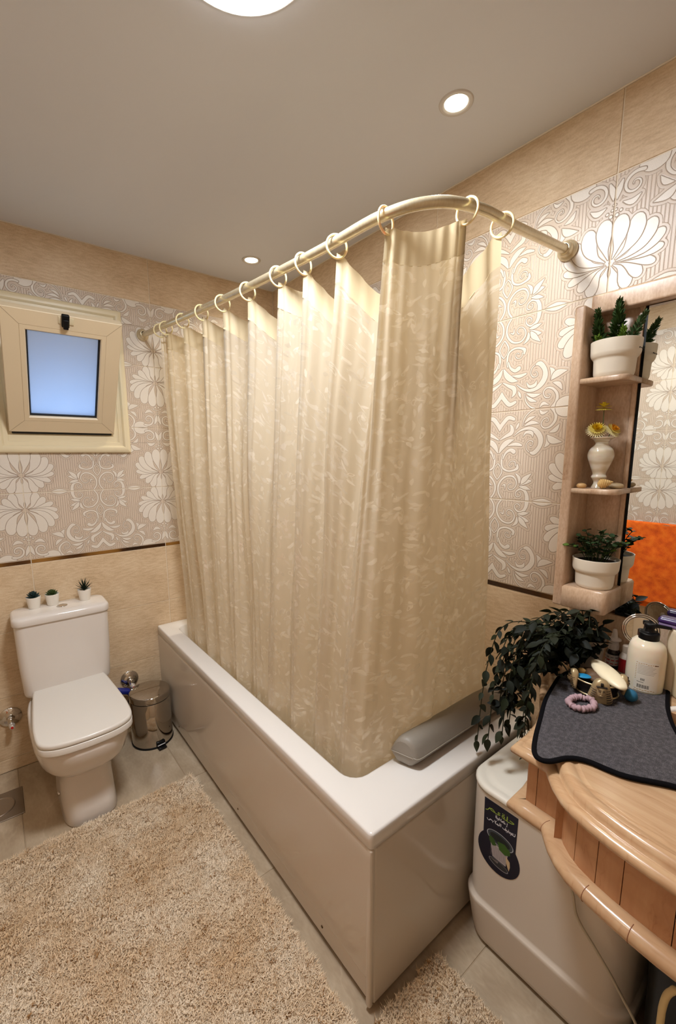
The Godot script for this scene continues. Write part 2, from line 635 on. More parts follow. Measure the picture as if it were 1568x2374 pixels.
# the relief tile: one half (tile centre at x = 0, tile edge at x = 1), mirrored by the texture coordinates
func decor_pictures() -> void:
	var strokes := [
		[-0.009,0.215,0.011,0.028,0.258,0.015,0.056,0.320,0.016,0.036,0.373,0.015,0.004,0.412,0.011],
		[0.070,0.007,0.020,0.031,0.066,0.021,0.021,0.142,0.023,0.047,0.209,0.023,0.106,0.262,0.021,0.182,0.271,0.020,0.230,0.234,0.018,0.240,0.177,0.015,0.209,0.128,0.011,0.162,0.117,0.011,0.141,0.151,0.010,0.162,0.185,0.009,0.185,0.178,0.007],
		[0.374,0.005,0.049,0.369,0.061,0.041,0.342,0.112,0.033,0.291,0.129,0.021,0.248,0.103,0.015,0.237,0.063,0.012,0.262,0.040,0.011,0.294,0.056,0.011,0.296,0.085,0.009,0.274,0.088,0.007],
		[0.283,0.157,0.016,0.345,0.146,0.041,0.408,0.128,0.003],
		[0.294,0.176,0.016,0.358,0.215,0.046,0.407,0.225,0.011],
		[0.299,0.194,0.020,0.334,0.243,0.057,0.404,0.307,0.007],
		[0.273,0.196,0.016,0.268,0.254,0.036,0.221,0.304,0.005],
		[0.106,0.118,0.005,0.100,0.168,0.021,0.060,0.151,0.003],
		[0.093,-0.073,0.007,0.142,-0.044,0.033,0.191,-0.007,0.003],
		[0.059,0.510,0.025,0.045,0.437,0.025,0.064,0.361,0.023,0.129,0.329,0.021,0.196,0.338,0.023,0.239,0.363,0.033,0.237,0.401,0.021],
		[0.218,0.389,0.011,0.207,0.434,0.011,0.165,0.440,0.010,0.139,0.405,0.009,0.156,0.382,0.008,0.181,0.395,0.007],
		[0.061,0.466,0.016,0.090,0.532,0.025,0.145,0.567,0.038,0.186,0.547,0.049],
		[0.110,0.615,0.007,0.197,0.632,0.038,0.270,0.616,0.021],
		[0.012,0.538,0.016,0.050,0.607,0.057,0.112,0.660,0.054,0.181,0.682,0.007],
		[0.011,0.682,0.011,0.078,0.722,0.033,0.143,0.757,0.049,0.151,0.807,0.041,0.125,0.849,0.008],
		[-0.013,0.797,0.049,0.037,0.867,0.046,0.100,0.927,0.046,0.167,0.907,0.033],
		[0.196,0.794,0.007,0.215,0.832,0.028,0.229,0.864,0.008],
		[0.174,0.721,0.007,0.253,0.779,0.020,0.346,0.799,0.036,0.432,0.758,0.054,0.479,0.684,0.057,0.472,0.600,0.047,0.416,0.533,0.046,0.360,0.545,0.008],
		[0.364,0.541,0.010,0.335,0.570,0.011,0.325,0.620,0.011,0.355,0.663,0.011,0.398,0.652,0.010,0.386,0.612,0.008,0.361,0.621,0.007],
		[0.285,0.709,0.005,0.316,0.756,0.028,0.378,0.747,0.036,0.393,0.702,0.005],
		[0.527,0.592,0.007,0.560,0.642,0.049,0.540,0.718,0.005],
		[0.549,0.715,0.011,0.603,0.661,0.069,0.698,0.643,0.007],
		[0.568,0.746,0.008,0.627,0.770,0.046,0.664,0.828,0.007],
		[0.578,0.997,0.036,0.616,0.942,0.034,0.618,0.868,0.029,0.572,0.809,0.023,0.512,0.793,0.016,0.476,0.831,0.013,0.493,0.883,0.012,0.537,0.896,0.011,0.547,0.864,0.009,0.521,0.857,0.007],
		[0.293,0.827,0.008,0.368,0.857,0.041,0.451,0.845,0.005],
		[0.291,0.857,0.007,0.344,0.902,0.036,0.408,0.922,0.005],
		[0.270,0.829,0.008,0.290,0.910,0.013,0.340,0.971,0.013,0.396,0.998,0.016],
		[0.448,0.985,0.007,0.481,0.950,0.033,0.538,0.968,0.007],
		[0.616,1.000,0.016,0.666,0.955,0.082,0.745,0.947,0.090,0.818,0.982,0.025],
		[0.411,-0.005,0.003,0.544,-0.006,0.090,0.679,-0.007,0.003]
	]
	var size := 1536.0
	var shapes := []
	var petals := []
	for s in strokes:
		shapes.append(fine_stroke(s, size))
	# flower at the tile edge: long petals below, short ones above
	var centre := Vector2(1.0, 0.25)
	for p in [[10, 0.37, 0.135], [31, 0.385, 0.135], [51, 0.405, 0.125], [69, 0.42, 0.105], [86, 0.40, 0.08], [104, 0.36, 0.075], [124, 0.29, 0.10], [147, 0.265, 0.115], [169, 0.25, 0.115]]:
		var d := Vector2(-sin(deg_to_rad(p[0])), cos(deg_to_rad(p[0])))
		var ang := deg_to_rad(p[0])
		var side := (Vector2(-cos(ang), -sin(ang)) * 0.075 if p[0] < 90 else Vector2(cos(ang), sin(ang)) * 0.05) * sin(2.0 * ang if p[0] < 90 else PI - 2.0 * (ang - PI / 2.0)) * (1.0 if p[0] < 90 else 1.0)
		var e := PackedFloat32Array()
		for k in [[0.12, 0.010], [0.35, 0.34 * p[2]], [0.6, 0.8 * p[2]], [0.8, p[2]], [0.92, 0.85 * p[2]], [0.975, 0.5 * p[2]], [1.0, 0.1 * p[2]]]:
			var q: Vector2 = centre + d * p[1] * k[0] + side * sin(PI * k[0])
			e.append_array([q.x, q.y, k[1]])
		petals.append(fine_stroke(Array(e), size))
	for p in [[0.975, 0.655, 0.03], [0.945, 0.685, 0.026], [0.985, 0.705, 0.022], [0.992, 0.745, 0.018], [0.90, 0.60, 0.0001]]:
		shapes.append([Vector3(p[0] * size, p[1] * size, p[2] * size)])
	# scroll at the foot of the tile edge
	var sp := []
	for k in 20:
		var t := k / 19.0
		var a := 2.2 - t * 8.5
		var r := lerpf(0.105, 0.012, pow(t, 0.8))
		sp.append_array([0.85 + r * cos(a), 0.86 + r * sin(a), lerpf(0.03, 0.008, t)])
	shapes.append(fine_stroke(sp, size, 3))
	shapes.append(fine_stroke([0.80, 0.76, 0.01, 0.86, 0.72, 0.05, 0.93, 0.745, 0.01], size))
	shapes.append(fine_stroke([0.95, 0.93, 0.02, 0.975, 0.86, 0.05, 0.985, 0.79, 0.01], size))
	var im := Image.create(int(size), int(size), false, Image.FORMAT_RGB8)
	var hi := Image.create(int(size), int(size), false, Image.FORMAT_RGB8)
	var ground := rgb(206, 188, 170)
	im.fill(ground)
	hi.fill(Color(0.42, 0.42, 0.42))
	var pitch := size / 33.0
	for i in 34:
		im.fill_rect(Rect2i(int(i * pitch), 0, int(pitch * 0.16), int(size)), rgb(158, 137, 119))
		im.fill_rect(Rect2i(int((i + 0.16) * pitch), 0, int(pitch * 0.3), int(size)), rgb(214, 200, 184))
		hi.fill_rect(Rect2i(int(i * pitch), 0, int(pitch * 0.24), int(size)), Color(0.2, 0.2, 0.2))
	var all := shapes + petals
	for pass_ in [[0.060, rgb(160, 139, 120), 0.24], [0.054, rgb(202, 185, 167), 0.42]]:
		for s in all:
			ink(im, s, pass_[0] * size, pass_[1])
			ink(hi, s, pass_[0] * size, Color(pass_[2], pass_[2], pass_[2]))
	petals.reverse()
	for s in shapes + petals:
		ink(im, s, 0.0100 * size, rgb(154, 134, 116))
		ink(hi, s, 0.0105 * size, Color(0.28, 0.28, 0.28))
		ink(im, s, 0.0, rgb(223, 214, 202))
		ink(hi, s, 0.0, Color(0.75, 0.75, 0.75))
	im.shrink_x2()
	hi.shrink_x2()
	hi.shrink_x2()
	var grainy := noise(71, 0.15, 3)
	for y in im.get_height():
		for x in im.get_width():
			var p := im.get_pixel(x, y)
			var k: float = 1.0 + 0.05 * grainy.get_noise_2d(x, y)
			im.set_pixel(x, y, Color(p.r * k, p.g * k, p.b * k))
	M.decor = textured(ImageTexture.create_from_image(im), 0.34, ImageTexture.create_from_image(hi), 0.22)
	M.decor.texture_repeat = false

# ---------------------------------------------------------------- room
# one tile on a wall plane: u runs along `along`, the face looks along `out`; holes is [u0, u1, y0, y1] to leave free
func wall_tile(parent: Node, origin: Vector3, along: Vector3, out: Vector3, rect: Array, kind: String, uc: float, ytop: float, flip: bool, hole: Array) -> void:
	var rects := [rect]
	if hole.size():
		rects = []
		var u0: float = rect[0]
		var u1: float = rect[1]
		var y0: float = rect[2]
		var y1: float = rect[3]
		if u1 <= hole[0] or u0 >= hole[1] or y1 <= hole[2] or y0 >= hole[3]:
			rects = [rect]
		else:
			if y0 < hole[2]:
				rects.append([u0, u1, y0, hole[2]])
			if y1 > hole[3]:
				rects.append([u0, u1, hole[3], y1])
			var lo := maxf(y0, hole[2])
			var hi := minf(y1, hole[3])
			if u0 < hole[0]:
				rects.append([u0, hole[0], lo, hi])
			if u1 > hole[1]:
				rects.append([hole[1], u1, lo, hi])
	var ox := rng.randf() * 0.5
	var oy := rng.randf() * 0.5
	var sx := -1.0 if rng.randf() < 0.5 else 1.0
	var at := func(u, y, d): return origin + along * u + Vector3.UP * y + out * d
	var uv := func(u, y):
		if kind == "decor_tile":
			var v: float = (ytop - y) / 0.3
			return Vector2(clampf(absf(u - uc) / 0.3, 0.002, 0.998), clampf(1.0 - v if flip else v, 0.002, 0.998))
		if kind == "border_strip":
			return Vector2(ox + (u - uc) * 0.7, 0.5)
		return Vector2(ox + 0.25 + sx * (u - uc) / 1.25, oy + (ytop - y) / 0.625)
	for r in rects:
		var g := 0.0011
		var a: float = r[0] + (g if r[0] == rect[0] else 0.0)
		var b: float = r[1] - (g if r[1] == rect[1] else 0.0)
		var c: float = r[2] + (g if r[2] == rect[2] else 0.0)
		var d: float = r[3] - (g if r[3] == rect[3] else 0.0)
		if b - a < 0.004 or d - c < 0.004:
			continue
		var w := 0.0012
		var st := mb()
		st.set_smooth_group(-1)
		var cuts := [a + w, b - w]
		if kind == "decor_tile" and uc > a + w and uc < b - w:
			cuts = [a + w, uc, b - w]
		var turned := along.cross(Vector3.UP).dot(out) < 0
		var q := func(p0, p1, p2, p3):
			var v := []
			for p in [p0, p1, p2, p3]:
				v.append(at.call(p[0], p[1], p[2]))
			if turned:
				quad(st, v[0], v[3], v[2], v[1], uv.call(p0[0], p0[1]), uv.call(p3[0], p3[1]), uv.call(p2[0], p2[1]), uv.call(p1[0], p1[1]))
			else:
				quad(st, v[0], v[1], v[2], v[3], uv.call(p0[0], p0[1]), uv.call(p1[0], p1[1]), uv.call(p2[0], p2[1]), uv.call(p3[0], p3[1]))
		for i in cuts.size() - 1:
			q.call([cuts[i], c + w, 0.0], [cuts[i + 1], c + w, 0.0], [cuts[i + 1], d - w, 0.0], [cuts[i], d - w, 0.0])
		var z := -0.003
		q.call([a, c, z], [b, c, z], [b - w, c + w, 0.0], [a + w, c + w, 0.0])
		q.call([b - w, d - w, 0.0], [b, d, z], [a, d, z], [a + w, d - w, 0.0])
		q.call([a, c, z], [a + w, c + w, 0.0], [a + w, d - w, 0.0], [a, d, z])
		q.call([b, c, z], [b, d, z], [b - w, d - w, 0.0], [b - w, c + w, 0.0])
		obj("tile" if kind == "plain" else kind, st, M.decor if kind == "decor_tile" else M.strip if kind == "border_strip" else M.plain, parent)

func tiled(parent: Node, origin: Vector3, along: Vector3, out: Vector3, length: float, joint: float, hole := []) -> void:
	var rows := [[0.0, 0.0613, "plain", 0], [0.0613, 0.3613, "plain", 0], [0.3613, 0.6613, "plain", 0], [0.6613, Y_TRIM, "plain", 0], [Y_TRIM, Y_DECOR, "border_strip", 0]]
	for i in 4:
		rows.append([Y_DECOR + 0.3 * i, Y_DECOR + 0.3 * (i + 1), "decor_tile", i])
	rows.append([Y_TOP, CEIL - 0.002, "plain", 0])
	var first := fposmod(joint, 0.6) - 0.6
	for r in rows:
		var u := first
		while u < length - 0.001:
			var u0 := maxf(u, 0.0)
			var u1 := minf(u + 0.6, length)
			if u1 - u0 > 0.003:
				wall_tile(parent, origin, along, out, [u0, u1, r[0], r[1]], r[2], u + 0.3, r[1], int(r[3]) % 2 == 1, hole)
			u += 0.6

func room() -> void:
	var t := 0.2
	var back := 0.0022
	# floor
	var st := mb()
	box(st, Vector3(WEST - t, -0.2, -t), Vector3(t, -0.002, SOUTH + t))
	var fl := struct("floor", st, M.grout_dark)
	var x := -0.25
	var zs := [0.0]
	var z := 0.564
	while z < SOUTH:
		zs.append(z)
		z += 0.6
	zs.append(SOUTH)
	var xs := [WEST, -1.45, -0.85, -0.25, 0.0]
	for i in xs.size() - 1:
		for j in zs.size() - 1:
			st = mb()
			st.set_smooth_group(-1)
			var a := Vector3(xs[i] + 0.0012, 0, zs[j] + 0.0012)
			var b := Vector3(xs[i + 1] - 0.0012, 0, zs[j + 1] - 0.0012)
			var ou := rng.randf() * 0.4
			var ov := rng.randf() * 0.3
			var uv := func(p): return Vector2(ou + (p.x - a.x) * 0.9, ov + (p.z - a.z) * 1.1)
			var w := 0.001
			var top := [Vector3(a.x + w, 0, b.z - w), Vector3(b.x - w, 0, b.z - w), Vector3(b.x - w, 0, a.z + w), Vector3(a.x + w, 0, a.z + w)]
			var low := [Vector3(a.x, -0.003, b.z), Vector3(b.x, -0.003, b.z), Vector3(b.x, -0.003, a.z), Vector3(a.x, -0.003, a.z)]
			quad(st, top[0], top[1], top[2], top[3], uv.call(top[0]), uv.call(top[1]), uv.call(top[2]), uv.call(top[3]))
			for k in 4:
				var n := (k + 1) % 4
				quad(st, low[k], low[n], top[n], top[k], uv.call(low[k]), uv.call(low[n]), uv.call(top[n]), uv.call(top[k]))
			obj("floor_tile", st, M.floor, fl)
	# ceiling
	st = mb()
	box(st, Vector3(WEST - t, CEIL, -t), Vector3(t, CEIL + t, SOUTH + t))
	struct("ceiling", st, M.paint)
	# wall with the window
	var hole := [-1.338 - WEST, -0.899 - WEST, 1.506, 2.065]
	st = mb()
	box(st, Vector3(WEST - t, 0, -t), Vector3(t, hole[2], -back))
	box(st, Vector3(WEST - t, hole[3], -t), Vector3(t, CEIL, -back))
	box(st, Vector3(WEST - t, hole[2], -t), Vector3(WEST + hole[0], hole[3], -back))
	box(st, Vector3(WEST + hole[1], hole[2], -t), Vector3(t, hole[3], -back))
	var wb := struct("wall_back", st, M.grout)
	tiled(wb, Vector3(WEST, 0, 0), Vector3.RIGHT, Vector3.BACK, -WEST, JOINT_BACK - WEST, hole)
	# wall with the tub, shelf and vanity
	st = mb()
	box(st, Vector3(back, 0, -t), Vector3(back + t, CEIL, SOUTH + t))
	var wr := struct("wall_right", st, M.grout)
	tiled(wr, Vector3(0, 0, 0), Vector3.BACK, Vector3.LEFT, SOUTH, JOINT_RIGHT)
	# wall across the room, seen in the mirror
	st = mb()
	box(st, Vector3(WEST - t - back, 0, -t), Vector3(WEST - back, CEIL, SOUTH + t))
	var wl := struct("wall_left", st, M.grout)
	tiled(wl, Vector3(WEST, 0, 0), Vector3.BACK, Vector3.RIGHT, SOUTH, 1.47)
	# wall behind the camera
	st = mb()
	box(st, Vector3(WEST - t, 0, SOUTH), Vector3(t, CEIL, SOUTH + t))
	struct("wall_front", st, mat(rgb(212, 188, 158), 0.6))
	# white line of sealant under the ceiling
	st = mb()
	tube(st, [Vector3(WEST, CEIL - 0.001, 0.0), Vector3(0, CEIL - 0.001, 0.0), Vector3(0, CEIL - 0.001, SOUTH)], 0.003, 6)
	struct("trim_1", st, mat(rgb(226, 214, 196), 0.7))

func frame_ring(st: SurfaceTool, lo: Vector2, hi: Vector2, prof: Array, xf: Transform3D) -> void:
	var shift := 0
	# mitred frame: prof is (inset from the outer edge, depth out), from the outer back edge round to the inner back edge
	var rings := []
	for p in prof:
		var a := lo + Vector2(p.x, p.x)
		var b := hi - Vector2(p.x, p.x)
		rings.append([Vector3(a.x, a.y, p.y), Vector3(b.x, a.y, p.y), Vector3(b.x, b.y, p.y), Vector3(a.x, b.y, p.y)])
	for i in rings.size() - 1:
		if i > 0 and absf((prof[i] - prof[i - 1]).angle_to(prof[i + 1] - prof[i])) > 0.5:
			shift += 4
		for j in 4:
			var k := (j + 1) % 4
			st.set_smooth_group(10 + shift + j)
			quad(st, xf * rings[i][j], xf * rings[i][k], xf * rings[i + 1][k], xf * rings[i + 1][j])

func window_sash() -> void:
	# fixed frame
	var st := mb()
	frame_ring(st, Vector2(-1.388, 1.456), Vector2(-0.849, 2.115), [Vector2(0, 0.0), Vector2(0, 0.012), Vector2(0.004, 0.018), Vector2(0.008, 0.02), Vector2(0.016, 0.022), Vector2(0.026, 0.021), Vector2(0.032, 0.016), Vector2(0.034, 0.0125), Vector2(0.050, 0.012), Vector2(0.051, 0.008), Vector2(0.083, 0.008), Vector2(0.083, 0.002), Vector2(0.092, 0.002), Vector2(0.092, -0.09), Vector2(0.03, -0.09)], Transform3D.IDENTITY)
	var fr := struct("window_1", st, M.pvc)
	fr.set_meta("label", "cream window frame with a tilted frosted sash")
	# sash leaning into the room, hinged at its foot
	var o := Node3D.new()
	o.name = "sash"
	fr.add_child(o)
	o.position = Vector3(-1.128, 1.545, 0.03)
	o.rotation.x = atan2(0.30, 0.425)
	st = mb()
	frame_ring(st, Vector2(-0.204, 0.0), Vector2(0.204, 0.52), [Vector2(0.012, -0.04), Vector2(0, -0.04), Vector2(0, -0.002), Vector2(0.002, 0.0), Vector2(0.0556, 0.0), Vector2(0.0558, -0.0016), Vector2(0.0568, -0.0016), Vector2(0.057, 0.0), Vector2(0.072, 0.0), Vector2(0.076, -0.004), Vector2(0.076, -0.03), Vector2(0.076, -0.055), Vector2(0.03, -0.055)], Transform3D.IDENTITY)
	# mitre lines at the corners
	obj("sash_frame", st, M.sash, o)
	st = mb()
	for c in [[-1, 0], [1, 0], [-1, 1], [1, 1]]:
		var p := Vector3(c[0] * 0.204, c[1] * 0.52, 0.0002)
		var q := Vector3(c[0] * 0.148, 0.056 if c[1] == 0 else 0.464, 0.0002)
		tube(st, [p, q], 0.0005, 4)
	obj("corner_joint", st, mat(rgb(150, 130, 100), 0.6), o)
	st = mb()
	frame_ring(st, Vector2(-0.129, 0.075), Vector2(0.129, 0.445), [Vector2(0.0, -0.024), Vector2(0, -0.012), Vector2(0.005, -0.013), Vector2(0.008, -0.02)], Transform3D.IDENTITY)
	obj("gasket", st, M.rubber, o)
	st = mb()
	box(st, Vector3(-0.124, 0.08, -0.024), Vector3(0.124, 0.44, -0.019))
	var pane := mat(rgb(205, 222, 245), 0.5)
	pane.backlight_enabled = true
	pane.backlight = Color(1.7, 1.75, 1.85)
	obj("pane", st, pane, o)
	st = mb()
	rbox(st, Vector3(-0.195, -0.014, -0.034), Vector3(0.195, -0.001, -0.006), 0.002, 1)
	obj("bottom_gasket", st, M.rubber, o)
	# latch at the top of the sash
	st = mb()
	rbox(st, Vector3(-0.022, 0.488, 0.0), Vector3(0.03, 0.514, 0.004), 0.001, 1)
	obj("latch_plate", st, M.pvc, o)
	st = mb()
	rbox(st, Vector3(-0.013, 0.48, 0.003), Vector3(0.013, 0.528, 0.02), 0.004, 2)
	rbox(st, Vector3(-0.009, 0.476, 0.018), Vector3(0.009, 0.512, 0.028), 0.003, 2)
	obj("latch", st, M.black, o)

# ---------------------------------------------------------------- tub
func ring_of(cx: float, cz: float, hx: float, hz: float, r: float, y: float, k := 5) -> Array:
	var p := rrect(cx, cz, hx, hz, r, k)
	p.reverse()
	return level(p, y)

func bathtub() -> void:
	var o := thing("bathtub", "white acrylic bathtub with a glossy front apron, along the right wall", "bathtub", Vector3(-0.3905, 0, 0.8335))
	# in its own axes: x from -0.3905 to 0.3885, z from -0.8315 to 0.8335
	var st := mb()
	var hx := 0.3895
	var hz := 0.832
	var ix := 0.315
	var iz := 0.715
	var icx := 0.005
	var icz := -0.040
	stack(st, [ring_of(0, 0, hx - 0.02, hz - 0.02, 0.01, 0.4885), ring_of(0, 0, hx - 0.002, hz - 0.002, 0.01, 0.4885), ring_of(0, 0, hx, hz, 0.011, 0.4905), ring_of(0, 0, hx, hz, 0.011, 0.527), ring_of(0, 0, hx - 0.0018, hz - 0.0018, 0.0095, 0.5315), ring_of(0, 0, hx - 0.006, hz - 0.006, 0.008, 0.533),
		ring_of(icx, icz, ix + 0.008, iz + 0.008, 0.06, 0.533), ring_of(icx, icz, ix + 0.003, iz + 0.003, 0.056, 0.5315), ring_of(icx, icz, ix, iz, 0.054, 0.526), ring_of(icx, icz, ix - 0.01, iz - 0.02, 0.07, 0.42), ring_of(icx, icz, ix - 0.035, iz - 0.06, 0.09, 0.2), ring_of(icx, icz, ix - 0.06, iz - 0.1, 0.1, 0.13), ring_of(icx, icz, ix - 0.12, iz - 0.16, 0.1, 0.11)], false, true)
	obj("rim_and_basin", st, M.acrylic, o)
	# long apron
	st = mb()
	var prof := soft([Vector2(0.372, 0.014), Vector2(0.378, 0.018), Vector2(0.3815, 0.088), Vector2(0.3845, 0.094), Vector2(0.388, 0.30), Vector2(0.389, 0.46), Vector2(0.3885, 0.48), Vector2(0.380, 0.4868), Vector2(0.36, 0.487)], 0.008, 4)
	for i in prof.size() - 1:
		st.set_smooth_group(5)
		var a: Vector2 = prof[i]
		var b: Vector2 = prof[i + 1]
		quad(st, Vector3(-a.x, a.y, -0.8315), Vector3(-a.x, a.y, 0.829), Vector3(-b.x, b.y, 0.829), Vector3(-b.x, b.y, -0.8315))
	var end := []
	for p in prof:
		end.append(Vector3(-p.x, p.y, 0.829))
	st.set_smooth_group(6)
	for i in range(1, end.size() - 1):
		tri(st, Vector3(-0.34, 0.25, 0.829), end[i + 1], end[i])
	rbox(st, Vector3(-0.3885, 0.015, 0.815), Vector3(-0.375, 0.4865, 0.8318), 0.005, 3)
	obj("front_apron", st, M.apron, o)
	# panel at the near end
	st = mb()
	rbox(st, Vector3(-0.3715, 0.016, 0.81), Vector3(0.386, 0.485, 0.8308), 0.004, 3)
	obj("end_panel", st, M.apron, o)
	st = mb()
	rbox(st, Vector3(-0.355, 0.0, -0.82), Vector3(0.37, 0.03, 0.79), 0.002, 1)
	obj("plinth", st, mat(rgb(60, 50, 40), 0.9), o)
	for z in [-0.60, 0.07, 0.62]:
		st = mb()
		lathe(st, [Vector2(0, 0.0025), Vector2(0.0035, 0.002), Vector2(0.0045, 0.0)], 12, Transform3D(Basis(Vector3.BACK, PI / 2), Vector3(-0.3798, 0.052, z)))
		obj("screw", st, mat(rgb(90, 70, 45), 0.5, 0.6), o)
	# headrest lying on the near rim
	var h := thing("bath_headrest", "grey plastic bath headrest lying across the near end of the tub rim", "headrest", Vector3(-0.02, 0.533, 1.552))
	st = mb()
	var sec := [[-0.028, 0.012], [-0.022, 0.004], [0.022, 0.004], [0.030, 0.012], [0.044, 0.034], [0.043, 0.038], [0.036, 0.062], [0.026, 0.080], [0.010, 0.089], [-0.008, 0.090], [-0.022, 0.082], [-0.036, 0.058], [-0.0445, 0.037], [-0.0445, 0.033]]
	var rows := []
	for e in [[-0.535, 0.72], [-0.531, 0.88], [-0.522, 0.97], [-0.508, 1.0], [-0.26, 1.0], [-0.02, 1.0], [-0.008, 0.97], [0.0, 0.86]]:
		var row := []
		for s in sec:
			row.append(Vector3(e[0] + (0.022 * (s[0] + 0.044) / 0.09 if e[0] < -0.4 else 0.0), 0.044 + (s[1] - 0.044) * e[1], s[0] * e[1]))
		rows.append(row)
	st.set_smooth_group(st_group())
	var n := sec.size()
	for i in rows.size() - 1:
		for j in n:
			var k := (j + 1) % n
			st.set_smooth_group(1 if j < 4 else 2)
			quad(st, rows[i][j], rows[i][k], rows[i + 1][k], rows[i + 1][j])
	for j in range(1, n - 1):
		st.set_smooth_group(3)
		tri(st, rows[0][0], rows[0][j + 1], rows[0][j])
		tri(st, rows[-1][0], rows[-1][j], rows[-1][j + 1])
	M.grey_foam = mat(rgb(150, 144, 134), 0.42)
	var gn := noise(81, 0.3, 2)
	M.grey_foam.heightmap_enabled = true
	M.grey_foam.heightmap_texture = picture(256, 256, func(x, y): return 0.5 + 0.5 * gn.get_noise_2d(x, y), ramp([[0.0, Color.BLACK], [1.0, Color.WHITE]]))
	M.grey_foam.heightmap_scale = 0.05
	world_tri(M.grey_foam, Vector3(8, 8, 8))
	obj("cushion", st, M.grey_foam, h)
	st = mb()
	var seam := []
	for row in rows:
		seam.append(row[4] + Vector3(0, 0.002, 0.0005))
	seam.reverse()
	for i in range(0, 5):
		seam.append(rows[0][4].lerp(rows[0][12], i / 4.0) + Vector3(-0.001, 0.0, 0))
	tube(st, seam, 0.0014, 6)
	obj("seam", st, mat(rgb(160, 152, 138), 0.4), h)
	for x in [-0.50, -0.03]:
		st = mb()
		lathe(st, soft([Vector2(0, 0), Vector2(0.011, 0), Vector2(0.012, 0.004), Vector2(0.008, 0.008), Vector2(0, 0.012)], 0.002), 16, Transform3D(Basis.IDENTITY, Vector3(x, 0.0, -0.016)))
		obj("foot", st, mat(rgb(120, 108, 92), 0.4), h)

# ---------------------------------------------------------------- curtain
const ROD := [Vector3(-0.753, 2.027, 0), Vector3(-0.732, 2.008, 0.33), Vector3(-0.695, 1.985, 0.85), Vector3(-0.672, 1.969, 1.32), Vector3(-0.657, 1.970, 1.55), Vector3(-0.585, 1.984, 1.64), Vector3(-0.46, 2.0, 1.667), Vector3(-0.3, 2.008, 1.668), Vector3(0, 2.028, 1.668)]
const RINGS := [0.0943, 0.1145, 0.1608, 0.1998, 0.2373, 0.2792, 0.3230, 0.3573, 0.4095, 0.5085, 0.7170, 0.8373]
const FOLD := [0.035, 0.05, 0.055, 0.055, 0.06, 0.07, 0.05, 0.08, 0.085, 0.014, 0.10]
const SAG := [0.02, 0.03, 0.04, 0.045, 0.05, 0.075, 0.03, 0.085, 0.10, 0.014, 0.115]

